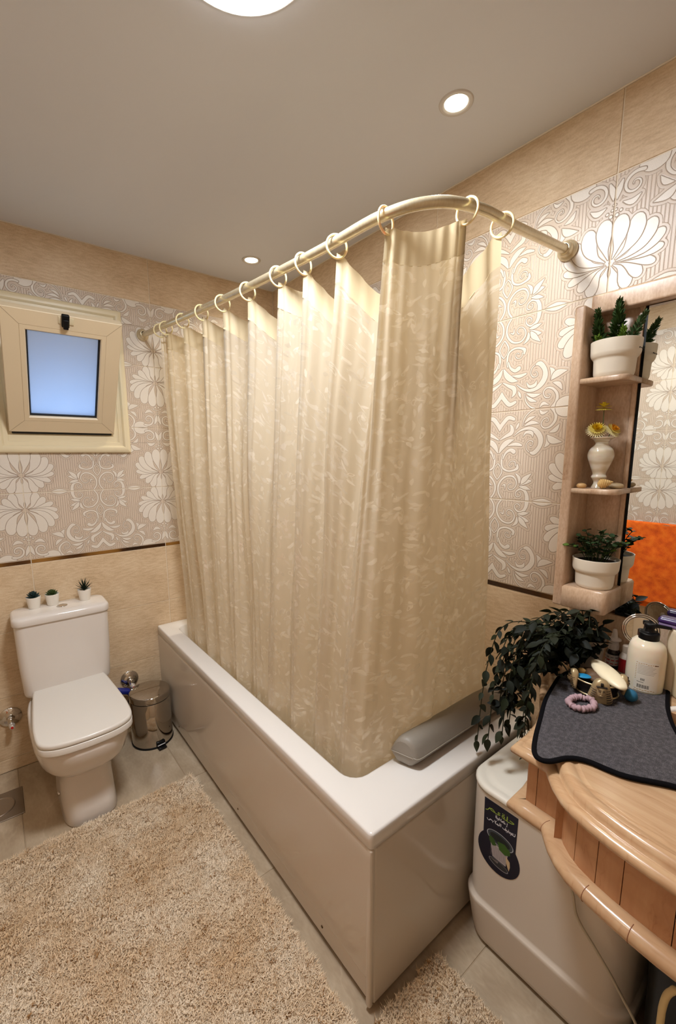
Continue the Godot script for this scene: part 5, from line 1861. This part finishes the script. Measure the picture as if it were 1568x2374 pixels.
# ---------------------------------------------------------------- on the counter
func counter_things() -> void:
	var top := 0.8195
	var st := mb()
	# mat cut out round the basin
	var raw := [Vector2(-0.235, 1.835), Vector2(-0.36, 1.862), Vector2(-0.46, 1.895), Vector2(-0.535, 1.921), Vector2(-0.582, 1.942), Vector2(-0.593, 1.958), Vector2(-0.582, 1.974), Vector2(-0.545, 1.992), Vector2(-0.524, 2.02), Vector2(-0.512, 2.08), Vector2(-0.472, 2.145), Vector2(-0.44, 2.22), Vector2(-0.40, 2.235), Vector2(-0.372, 2.21), Vector2(-0.345, 2.15), Vector2(-0.272, 2.102), Vector2(-0.185, 2.066), Vector2(-0.075, 2.038), Vector2(-0.058, 2.026), Vector2(-0.06, 2.0), Vector2(-0.10, 1.95), Vector2(-0.13, 1.88), Vector2(-0.17, 1.84)]
	var plan := []
	for p in curve(raw + [raw[0]], 150):
		plan.append(p)
	plan.pop_back()
	var ma := thing("counter_mat", "dark grey terry mat with a black bound edge lying on the countertop", "mat", Vector3(0, top, 0))
	slab(st, plan, [Vector2(-0.001, 0.0022), Vector2(0, 0.004), Vector2(0, 0.007), Vector2(-0.002, 0.0085)])
	var terry := mat(rgb(74, 72, 80), 0.95)
	var tn := noise(111, 0.19, 2)
	var tl := noise(112, 0.03, 2)
	var tt := picture(512, 512, func(x, y): return 0.5 + 0.5 * tn.get_noise_2d(x, y) + 0.25 * tl.get_noise_2d(x, y), ramp([[0.0, rgb(40, 37, 40)], [0.45, rgb(68, 64, 67)], [0.7, rgb(88, 84, 87)], [1.0, rgb(128, 124, 126)]]))
	terry = world_tri(textured(tt, 0.95, tt, 0.5), Vector3(5, 5, 5))
	obj("pile", st, terry, ma)
	st = mb()
	var edge := []
	for p in grown(anticlockwise(plan), 0.0005):
		edge.append(Vector3(p.x, 0.0060, p.y))
	tube(st, edge, 0.0056, 8, true, 0.85)
	obj("binding", st, mat(rgb(11, 10, 13), 0.9, 0.0, 0.2), ma)
	var on_mat := top + 0.0088
	# ornate soap dish with little headcloth figures
	var dish := thing("soap_dish", "oval dark bronze soap dish with small headcloth figures round its rim, on the grey mat", "dish", Vector3(-0.236, on_mat, 1.930), -1.05)
	st = mb()
	var ov := Transform3D(Basis.IDENTITY.scaled(Vector3(1.27, 1, 1)), Vector3.ZERO)
	lathe(st, soft([Vector2(0, 0), Vector2(0.033, 0), Vector2(0.036, 0.004), Vector2(0.034, 0.009), Vector2(0.038, 0.026), Vector2(0.042, 0.034), Vector2(0.043, 0.038), Vector2(0.040, 0.038), Vector2(0.034, 0.026), Vector2(0.028, 0.016), Vector2(0, 0.014)], 0.002), 48, ov)
	obj("bowl", st, mat(rgb(34, 30, 30), 0.3, 0.5), dish)
	for yy in [[0.0395, 0.038], [0.0355, 0.005]]:
		st = mb()
		var loop := []
		for k in 48:
			loop.append(Vector3(cos(TAU * k / 48) * yy[0] * 1.27 + 0.0, yy[1], sin(TAU * k / 48) * yy[0]) * Vector3(1.03, 1, 1.05))
		tube(st, loop, 0.0022, 8, true)
		obj("rim_band", st, mat(rgb(206, 184, 140), 0.3, 0.7), dish)
	for k in 3:
		var ang: float = [PI * 0.5, PI * 0.96, -0.06][k]
		var at := Vector3(cos(ang) * 0.055, 0.0, sin(ang) * 0.049)
		if k == 0:
			at = Vector3(-0.002, 0.0, 0.049)
		head_figure(dish, at, 1.0 if k == 0 else 0.75, atan2(at.x, at.z), 0.0 if k == 0 else 0.012)
	# what lies in the dish
	var dir := Vector3(-0.082, 0.0, 0.10).normalized()
	var soap := thing("soap_bar", "long cream soap bar resting across the bronze dish", "soap", Vector3(-0.215, on_mat + 0.050, 1.945))
	st = mb()
	lathe(st, curve([Vector2(0, -1), Vector2(0.42, -0.93), Vector2(0.84, -0.55), Vector2(1, 0), Vector2(0.84, 0.55), Vector2(0.42, 0.93), Vector2(0, 1)], 30), 32, Transform3D(Basis(dir.cross(Vector3.UP) * 0.026, dir * 0.063 + Vector3(0, -0.006, 0), Vector3.UP * 0.0135), Vector3.ZERO))
	obj("bar", st, mat(rgb(236, 222, 190), 0.4), soap)
	var wood := thing("driftwood", "rough brown piece of driftwood under the cream soap bar in the dish", "driftwood", Vector3(-0.226, on_mat + 0.034, 1.923))
	st = mb()
	var wn := noise(121, 6.0, 3)
	st.set_smooth_group(1)
	var wr := []
	for i in 22:
		var t := i / 21.0
		var ring := []
		for j in 12:
			var a := TAU * j / 12
			var r: float = sin(PI * clampf(t * 0.94 + 0.03, 0, 1)) * (0.018 + 0.008 * wn.get_noise_2d(cos(a) * 0.6, sin(a) * 0.6 + t * 0.5))
			ring.append(dir * (t - 0.5) * 0.105 + dir.cross(Vector3.UP) * cos(a) * r * 1.3 + Vector3.UP * (sin(a) * r * 0.75 + 0.002))
		wr.append(ring)
	for i in 21:
		for j in 12:
			var k := (j + 1) % 12
			quad(st, wr[i][j], wr[i + 1][j], wr[i + 1][k], wr[i][k])
	obj("stick", st, mat(rgb(92, 66, 42), 0.6), wood)
	for k in 3:
		var spec: Array = [["bath_pearl", "cream round bath pearl at the left end of the bronze dish", "bath pearl", Vector3(-0.224, on_mat + 0.036, 1.887), Vector3(0.0105, 0.0095, 0.0105), rgb(214, 176, 110)], ["soap_leaf", "bright blue petal-shaped soap at the front of the bronze dish", "soap", Vector3(-0.254, on_mat + 0.040, 1.902), Vector3(0.013, 0.0035, 0.020), rgb(30, 130, 180)], ["foam_ball", "blue faceted ball on the grey mat between the dish and the pump bottle", "ball", Vector3(-0.214, on_mat + 0.0148, 1.998), Vector3(0.0150, 0.0150, 0.0150), rgb(30, 96, 128)]][k]
		var b := thing(spec[0], spec[1], spec[2], spec[3])
		st = mb()
		if k == 2:
			var s := SphereMesh.new()
			s.radius = spec[4].x
			s.height = spec[4].x * 2
			s.radial_segments = 9
			s.rings = 5
			var im := SurfaceTool.new()
			im.create_from(s, 0)
			obj("core", im.commit(), mat(spec[5], 0.8), b)
		else:
			lathe(st, curve([Vector2(0, -1), Vector2(0.7, -0.7), Vector2(1, 0), Vector2(0.7, 0.7), Vector2(0, 1)], 20), 28, Transform3D(Basis.IDENTITY.scaled(spec[4]).rotated(Vector3.UP, 0.6), Vector3.ZERO))
			obj("piece", st, mat(spec[5], 0.45), b)
	# scrunchie
	var sc := thing("scrunchie", "crumpled pale pink scrunchie on the grey mat before the bronze dish", "scrunchie", Vector3(-0.333, on_mat + 0.009, 1.932))
	st = mb()
	var loop := []
	var rad := []
	for k in 120:
		var a := TAU * k / 120
		var r := 0.0275 * (1.0 + 0.10 * sin(a * 2.0 + 0.6) + 0.04 * sin(a * 5.0))
		loop.append(Vector3(cos(a) * r * 1.1, 0.0012 * sin(a * 7.0), sin(a) * r * 0.92))
		rad.append(0.0067 * (1.0 + 0.22 * sin(k * 1.05) + 0.10 * sin(k * 1.9)))
	tube(st, loop, rad, 14, true)
	obj("fabric", st, mat(rgb(172, 142, 148), 0.8), sc)
	# pump bottle
	var pb := thing("pump_bottle", "milky liquid soap bottle with a black pump and printed label", "soap bottle", Vector3(-0.106, top, 1.994), 0.0)
	st = mb()
	lathe(st, soft([Vector2(0, 0), Vector2(0.037, 0), Vector2(0.041, 0.006), Vector2(0.042, 0.04), Vector2(0.042, 0.105), Vector2(0.038, 0.128), Vector2(0.024, 0.141), Vector2(0.019, 0.144), Vector2(0, 0.144)], 0.008, 6), 56)
	var milk := mat(rgb(226, 214, 192), 0.12)
	milk.subsurf_scatter_enabled = true
	milk.subsurf_scatter_strength = 0.3
	obj("body", st, milk, pb)
	st = mb()
	lathe(st, soft([Vector2(0.0, 0.138), Vector2(0.0225, 0.138), Vector2(0.0225, 0.158), Vector2(0.020, 0.160), Vector2(0.011, 0.161), Vector2(0.0095, 0.176), Vector2(0.0, 0.177)], 0.002), 36)
	obj("collar", st, M.black, pb)
	st = mb()
	lathe(st, soft([Vector2(0, 0.172), Vector2(0.0125, 0.172), Vector2(0.0135, 0.181), Vector2(0.012, 0.184), Vector2(0, 0.1845)], 0.002), 28)
	var to := Vector3(0.55, -0.08, 0.83)
	tube(st, curve([Vector3(0, 0.179, 0), Vector3(0, 0.179, 0) + to * 0.02, Vector3(0, 0.178, 0) + to * 0.046], 8), [0.007, 0.0068, 0.0062, 0.0056, 0.005, 0.0046, 0.0042, 0.0040, 0.0038], 12)
	obj("pump_head", st, M.black, pb)
	st = mb()
	st.set_smooth_group(1)
	var a0 := atan2(-0.32, -1.305) # towards the viewer's side
	for i in 14:
		for jj in 1:
			var p0 := -2.05 - 0.85 + 1.25 * i / 14.0
			var p1 := -2.05 - 0.85 + 1.25 * (i + 1) / 14.0
			var f := func(a, y): return Vector3(sin(a) * 0.0424, y, cos(a) * 0.0424)
			# u runs left to right as read from outside
			quad(st, f.call(p0 + 1.05, 0.012), f.call(p1 + 1.05, 0.012), f.call(p1 + 1.05, 0.092), f.call(p0 + 1.05, 0.092), Vector2(i / 14.0, 1), Vector2((i + 1) / 14.0, 1), Vector2((i + 1) / 14.0, 0), Vector2(i / 14.0, 0))
	var lab := Image.create(256, 340, false, Image.FORMAT_RGB8)
	lab.fill(rgb(222, 214, 200))
	for k in 7:
		lab.fill_rect(Rect2i(30, 40 + k * 16, 150 + (k * 37) % 50, 4), rgb(150, 140, 130))
	for k in 9:
		lab.fill_rect(Rect2i(10 + k * 24, 16 + (k * 7) % 9, 16, 6), rgb(176, 140, 90))
		lab.fill_rect(Rect2i(8, 40 + k * 20, 12, 8), rgb(186, 156, 110))
	for k in 14:
		lab.fill_rect(Rect2i(40 + k * 9, 262, 4 if k % 3 else 6, 40), rgb(40, 38, 40))
	for k in 5:
		lab.fill_rect(Rect2i(70 + k * 9, 190, 5, 26), rgb(70, 66, 64))
	lab.fill_rect(Rect2i(34, 232, 70, 5), rgb(60, 56, 54))
	lab.fill_rect(Rect2i(200, 22, 44, 9), rgb(90, 50, 30))
	for k in 8:
		lab.fill_rect(Rect2i(10 + k * 28, 316 + (k * 5) % 10, 22, 8), rgb(180, 150, 104))
	var lm := mat(Color.WHITE, 0.25)
	lm.albedo_texture = ImageTexture.create_from_image(lab)
	obj("label_print", st, lm, pb)
	# second bottle at the edge of the picture
	var b2 := thing("lotion_bottle", "plain cream lotion bottle with a black cap at the right edge by the mirror", "bottle", Vector3(-0.068, top, 2.085))
	st = mb()
	lathe(st, soft([Vector2(0, 0), Vector2(0.036, 0), Vector2(0.040, 0.005), Vector2(0.040, 0.10), Vector2(0.036, 0.125), Vector2(0.018, 0.136), Vector2(0, 0.137)], 0.008, 6), 44)
	obj("body", st, mat(rgb(206, 186, 150), 0.3), b2)
	st = mb()
	lathe(st, soft([Vector2(0, 0.134), Vector2(0.017, 0.134), Vector2(0.017, 0.160), Vector2(0, 0.161)], 0.003), 28)
	obj("cap", st, M.black, b2)
	# nose spray bottle
	var ns := thing("spray_bottle", "small dark bottle with a white spray nozzle beside the ivy pot", "spray bottle", Vector3(-0.04, top, 1.898))
	st = mb()
	lathe(st, soft([Vector2(0, 0), Vector2(0.0165, 0), Vector2(0.0175, 0.003), Vector2(0.0175, 0.052), Vector2(0.012, 0.062), Vector2(0, 0.062)], 0.003), 32)
	obj("bottle", st, mat(rgb(40, 30, 28), 0.2), ns)
	st = mb()
	lathe(st, [Vector2(0.01775, 0.014), Vector2(0.01775, 0.046)], 32)
	var tag_ := Image.create(128, 48, false, Image.FORMAT_RGB8)
	tag_.fill(rgb(200, 192, 190))
	for k in 10:
		tag_.fill_rect(Rect2i(k * 13, 10, 8, 3), rgb(90, 90, 96))
		tag_.fill_rect(Rect2i(k * 13 + 2, 22, 9, 5), rgb(180, 50, 50))
		tag_.fill_rect(Rect2i(k * 13, 38, 9, 4), rgb(170, 60, 60))
	var tm := mat(Color.WHITE, 0.4)
	tm.albedo_texture = ImageTexture.create_from_image(tag_)
	obj("label_print", st, tm, ns)
	st = mb()
	lathe(st, soft([Vector2(0, 0.058), Vector2(0.0135, 0.058), Vector2(0.0135, 0.074), Vector2(0.012, 0.078), Vector2(0.0125, 0.084), Vector2(0.018, 0.087), Vector2(0.017, 0.091), Vector2(0.0085, 0.094), Vector2(0.0055, 0.116), Vector2(0.004, 0.119), Vector2(0, 0.1195)], 0.0015), 28)
	obj("nozzle", st, mat(rgb(222, 212, 206), 0.35), ns)
	# small white and red bottle
	var rb := thing("small_bottle", "small white bottle with a dark red label behind the pump bottle", "bottle", Vector3(-0.048, top, 1.932))
	st = mb()
	lathe(st, soft([Vector2(0, 0), Vector2(0.014, 0), Vector2(0.015, 0.003), Vector2(0.015, 0.052), Vector2(0.011, 0.060), Vector2(0.0095, 0.062), Vector2(0.0095, 0.084), Vector2(0, 0.085)], 0.002), 28)
	obj("bottle", st, mat(rgb(220, 206, 190), 0.35), rb)
	st = mb()
	lathe(st, [Vector2(0.0152, 0.006), Vector2(0.0152, 0.046)], 28)
	obj("label_print", st, mat(rgb(140, 22, 26), 0.35), rb)
	# round chrome-framed stand mirror
	var sm := thing("stand_mirror", "round cosmetic mirror in a double chrome ring standing behind the bottles", "mirror", Vector3(-0.10, top, 1.974))
	var face := Vector3(-0.93, 0.12, 0.35).normalized()
	var bs := aim(face)
	var mid := Vector3(0, 0.1575, 0)
	for rr in [[0.0355, 0.0030], [0.0405, 0.0021]]:
		st = mb()
		var hoop := []
		for k in 56:
			hoop.append(mid + bs * Vector3(cos(TAU * k / 56) * rr[0], sin(TAU * k / 56) * rr[0], 0.0))
		tube(st, hoop, rr[1], 10, true)
		obj("chrome_ring", st, M.chrome, sm)
	st = mb()
	lathe(st, [Vector2(0, -0.0015), Vector2(0.0355, -0.0015), Vector2(0.0355, 0.001), Vector2(0, 0.001)], 48, Transform3D(bs * Basis(Vector3.RIGHT, PI / 2), mid))
	obj("glass", st, M.mirror, sm)
	st = mb()
	tube(st, [mid + Vector3(0, -0.0405, 0), Vector3(0, 0.006, 0)], 0.003, 10)
	lathe(st, soft([Vector2(0, 0), Vector2(0.036, 0), Vector2(0.036, 0.003), Vector2(0.006, 0.008), Vector2(0, 0.008)], 0.002), 36)
	obj("foot", st, M.chrome, sm)
	# purple brush lying on top of a cream jar by the mirror
	var jar := thing("jar", "cream jar standing behind the bottles under the purple brush", "jar", Vector3(-0.062, top, 2.045))
	st = mb()
	lathe(st, soft([Vector2(0, 0), Vector2(0.022, 0), Vector2(0.022, 0.165), Vector2(0.020, 0.172), Vector2(0, 0.173)], 0.003), 32)
	obj("body", st, mat(rgb(220, 204, 176), 0.4), jar)
	var br := thing("brush", "purple plastic brush head lying on the cream jar by the mirror", "brush", Vector3(-0.062, top + 0.173, 2.045))
	st = mb()
	rbox(st, Vector3(-0.018, 0.007, -0.045), Vector3(0.018, 0.024, 0.06), 0.0085, 4)
	obj("back", st, mat(rgb(56, 34, 92), 0.25), br)
	st = mb()
	rbox(st, Vector3(-0.016, 0.0, -0.042), Vector3(0.016, 0.010, 0.057), 0.004, 2)
	obj("bristle_pad", st, mat(rgb(132, 112, 150), 0.6), br)
	ivy(top)

func head_figure(parent: Node3D, at: Vector3, s: float, turn: float, lift: float) -> void:
	var f := Node3D.new()
	f.name = "figure"
	parent.add_child(f, true)
	f.position = at + Vector3(0, lift, 0)
	f.rotation.y = turn
	f.scale = Vector3.ONE * s
	# striped headcloth: flares from the brow to the shoulders
	var gold := mat(rgb(176, 154, 116), 0.38, 0.35)
	var dark := mat(rgb(34, 26, 18), 0.5, 0.2)
	var st := mb()
	var rows := []
	for r in [[0.0, 0.024, 0.006], [0.006, 0.027, 0.007], [0.018, 0.0265, 0.009], [0.03, 0.023, 0.011], [0.042, 0.0195, 0.0125], [0.051, 0.0165, 0.0125], [0.058, 0.012, 0.010], [0.0615, 0.005, 0.005]]:
		rows.append(oval(0, -r[2], r[2], r[1], 2.6, r[0], 28))
	stack(st, rows)
	obj("headcloth", st, gold, f)
	st = mb()
	for k in 7:
		var y := 0.004 + k * 0.0056
		var w := lerpf(0.0272, 0.021, k / 6.0)
		for side in [-1, 1]:
			tube(st, [Vector3(side * w, y, 0.0025), Vector3(side * w * 0.8, y - 0.001, 0.0085), Vector3(side * w * 0.5, y - 0.0025, 0.0108)], 0.0010, 5)
	obj("stripes", st, dark, f)
	st = mb()
	var face := []
	for r in [[0.017, 0.004, 0.010], [0.019, 0.0065, 0.0155], [0.024, 0.0088, 0.0175], [0.031, 0.0102, 0.0178], [0.038, 0.0105, 0.0172], [0.044, 0.0098, 0.016], [0.047, 0.008, 0.0145]]:
		face.append(oval(0, -0.004, r[2], r[1], 2.2, r[0], 24))
	stack(st, face)
	# nose, lips, brow
	tube(st, [Vector3(0, 0.037, 0.0172), Vector3(0, 0.031, 0.0195), Vector3(0, 0.0295, 0.0182)], [0.0009, 0.0020, 0.0014], 8)
	tube(st, [Vector3(-0.0032, 0.0255, 0.0172), Vector3(0, 0.0258, 0.0186), Vector3(0.0032, 0.0255, 0.0172)], 0.0010, 6)
	obj("face", st, gold, f)
	st = mb()
	for side in [-1, 1]:
		tube(st, [Vector3(side * 0.0022, 0.0355, 0.0174), Vector3(side * 0.0045, 0.036, 0.0172), Vector3(side * 0.0068, 0.0352, 0.0155)], 0.0009, 6)
		tube(st, [Vector3(side * 0.0018, 0.039, 0.0174), Vector3(side * 0.0045, 0.0398, 0.0172), Vector3(side * 0.0072, 0.0385, 0.0152)], 0.0006, 6)
	rbox(st, Vector3(-0.0115, 0.0445, 0.004), Vector3(0.0115, 0.0475, 0.0165), 0.0012, 2)
	rbox(st, Vector3(-0.003, 0.0475, 0.010), Vector3(0.003, 0.056, 0.015), 0.0014, 2)
	obj("eyes_and_brow", st, dark, f)

func ivy(top: float) -> void:
	var o := thing("trailing_plant", "dark artificial trailing plant in a grey pot spilling over the left end of the vanity", "plant", Vector3(-0.105, top, 1.848))
	var st := mb()
	lathe(st, soft([Vector2(0, 0), Vector2(0.034, 0), Vector2(0.041, 0.01), Vector2(0.047, 0.085), Vector2(0.049, 0.09), Vector2(0.049, 0.1), Vector2(0.045, 0.1), Vector2(0.043, 0.088), Vector2(0, 0.088)], 0.003), 40)
	obj("pot", st, mat(rgb(150, 138, 126), 0.6), o)
	var leafs := [leaf_shape(0.038, 0.021, 6, 0.18), leaf_shape(0.032, 0.018, 6, 0.3), leaf_shape(0.026, 0.0135, 6, 0.1)]
	var from := Vector3(0, 0.092, 0)
	# stems end where the photograph shows the outermost leaves; the plant's own axes
	var ends := [Vector3(-0.29, -0.07, -0.02), Vector3(-0.27, -0.10, -0.035), Vector3(-0.30, -0.125, -0.014), Vector3(-0.25, -0.04, -0.04), Vector3(-0.19, 0.118, -0.12), Vector3(-0.20, 0.155, -0.078), Vector3(-0.205, 0.07, -0.118), Vector3(-0.21, 0.03, -0.125), Vector3(-0.215, -0.055, -0.152), Vector3(-0.225, -0.24, -0.19), Vector3(-0.225, -0.215, -0.155), Vector3(-0.235, -0.175, -0.108), Vector3(-0.215, -0.14, -0.10), Vector3(-0.16, 0.01, -0.085), Vector3(-0.12, 0.150, -0.05), Vector3(-0.10, 0.16, 0.0), Vector3(-0.07, 0.155, 0.03), Vector3(-0.155, -0.03, -0.105), Vector3(-0.14, 0.09, -0.05), Vector3(-0.16, 0.125, -0.055), Vector3(-0.13, 0.14, -0.02), Vector3(-0.11, 0.10, 0.01), Vector3(-0.13, 0.06, -0.03), Vector3(-0.06, 0.13, 0.05), Vector3(-0.02, 0.125, 0.04), Vector3(-0.085, 0.13, 0.03), Vector3(-0.21, -0.095, -0.135)]
	var r := RandomNumberGenerator.new()
	r.seed = 77
	var count := 0
	for e in ends.size():
		var tip: Vector3 = ends[e]
		var mid := from.lerp(tip, 0.5)
		mid.y = maxf(from.y, tip.y) + 0.022 + 0.015 * r.randf()
		if tip.y < 0.0:
			mid = Vector3(tip.x * 0.72, 0.125 + 0.02 * r.randf(), tip.z * 0.72)
		var wayp := [from, mid, tip] if tip.y > 0.0 else [from, mid, Vector3(tip.x * 0.98, 0.02, tip.z * 0.90), tip]
		var way := curve(wayp, 24)
		st = mb()
		tube(st, way, 0.0013, 6)
		obj("stem", st, leaf_mat(rgb(30, 34, 20), 1), o)
		var l := 0.0
		for i in 24:
			l += way[i].distance_to(way[i + 1])
		var n := clampi(int(l / 0.0215), 6, 20)
		for k in n:
			var t := lerpf(0.2, 1.0, float(k) / (n - 1))
			if count >= 296:
				break
			count += 1
			var p: Vector3 = crom(way, t)
			var d: Vector3 = (crom(way, minf(t + 0.03, 1.0)) - crom(way, t - 0.03)).normalized()
			var side := d.cross(Vector3.UP).normalized() * (1.0 if k % 2 else -1.0)
			var out := (d * 0.7 + side * r.randf_range(0.4, 1.0) + Vector3(0, r.randf_range(-0.35, 0.3), 0)).normalized()
			if k == n - 1:
				out = d
			var lf := obj("leaf", leafs[r.randi() % 3], leaf_mat([rgb(19, 24, 13), rgb(25, 31, 14), rgb(14, 18, 10)][r.randi() % 3], k), o)
			lf.transform = Transform3D(aim(out, r.randf_range(-0.9, 0.9)), p)
	# the crowded leaves at the heart of the plant, past counting
	var im := SurfaceTool.new()
	im.begin(Mesh.PRIMITIVE_TRIANGLES)
	for k in 620:
		var t := r.randf()
		var c := Vector3(0.0, 0.115, 0.0).lerp(Vector3(-0.16, 0.045, -0.075), t) if k % 3 else Vector3(-0.02, 0.115, 0.015).lerp(Vector3(-0.14, 0.09, -0.01), t)
		if k % 5 == 0:
			c = Vector3(-0.16, 0.03, -0.085).lerp(Vector3(-0.205, -0.10, -0.125), t)
		var spread := 0.05 if k % 5 else 0.028
		var p := c + Vector3(r.randfn(0.0, 0.5), r.randfn(0.0, 0.5), r.randfn(0.0, 0.5)) * spread
		p.x = minf(p.x, 0.06)
		p.y = minf(p.y, 0.165)
		p.z = minf(p.z, 0.035 + 0.25 * maxf(0.0, p.y - 0.12))
		if p.y < 0.02 and p.x > -0.15 or p.y < 0.012 and p.z > -0.06:
			p.y = 0.03 + 0.05 * r.randf()
		var dir := Vector3(r.randf_range(-1, 0.6), r.randf_range(-0.7, 0.5), r.randf_range(-1, 1))
		im.append_from(leafs[k % 3], 0, Transform3D(aim(dir, r.randf_range(-0.8, 0.8)), p))
	var fo := obj("foliage", im.commit(), leaf_mat(rgb(15, 19, 11), 0), o)
	fo.set_meta("kind", "stuff")

# ---------------------------------------------------------------- across the room
func towel() -> void:
	var rail := thing("towel_rail", "chrome towel rail on the opposite wall, seen in the mirror", "towel rail", Vector3(WEST, 1.0, 1.62))
	var st := mb()
	tube(st, [Vector3(0.065, 0, -0.36), Vector3(0.065, 0, 0.36)], 0.008, 16)
	obj("bar", st, M.chrome, rail)
	for z in [-0.35, 0.35]:
		st = mb()
		tube(st, [Vector3(0.0, 0, z), Vector3(0.065, 0, z)], 0.007, 12)
		lathe(st, soft([Vector2(0, 0), Vector2(0.022, 0), Vector2(0.022, 0.006), Vector2(0, 0.008)], 0.002), 24, Transform3D(Basis(Vector3.BACK, -PI / 2), Vector3(0, 0, z)))
		obj("bracket", st, M.chrome, rail)
	var o := thing("towel", "bright orange terry towel hung over the rail, seen in the mirror", "towel", Vector3(WEST, 1.0, 1.62))
	var tn := noise(131, 0.12, 3)
	var big := noise(132, 0.012, 2)
	var tt := picture(512, 512, func(x, y): return 0.5 + 0.35 * tn.get_noise_2d(x, y) + 0.35 * big.get_noise_2d(x, y), ramp([[0.0, rgb(190, 66, 8)], [0.5, rgb(236, 104, 16)], [1.0, rgb(250, 132, 36)]]))
	var m := textured(tt, 0.95, tt, 0.4)
	world_tri(m, Vector3(3, 3, 3))
	st = mb()
	var wob := noise(133, 5.0, 2)
	sheet(st, 40, 60, func(u, v):
		var s: float = v * 1.1
		var z: float = (u - 0.5) * 0.62
		var a := 0.0105
		if s < 0.5:
			return Vector3(0.065 + a + 0.006 * wob.get_noise_2d(z, s), -0.5 + s, -z)
		if s < 0.56:
			var t := (s - 0.5) / 0.06 * PI
			return Vector3(0.065 + a * cos(t), a * sin(t), -z)
		return Vector3(0.065 - a + 0.004 * wob.get_noise_2d(z, s), -(s - 0.56), -z), func(u, v): return Vector2(u, v))
	obj("cloth", st, m, o)
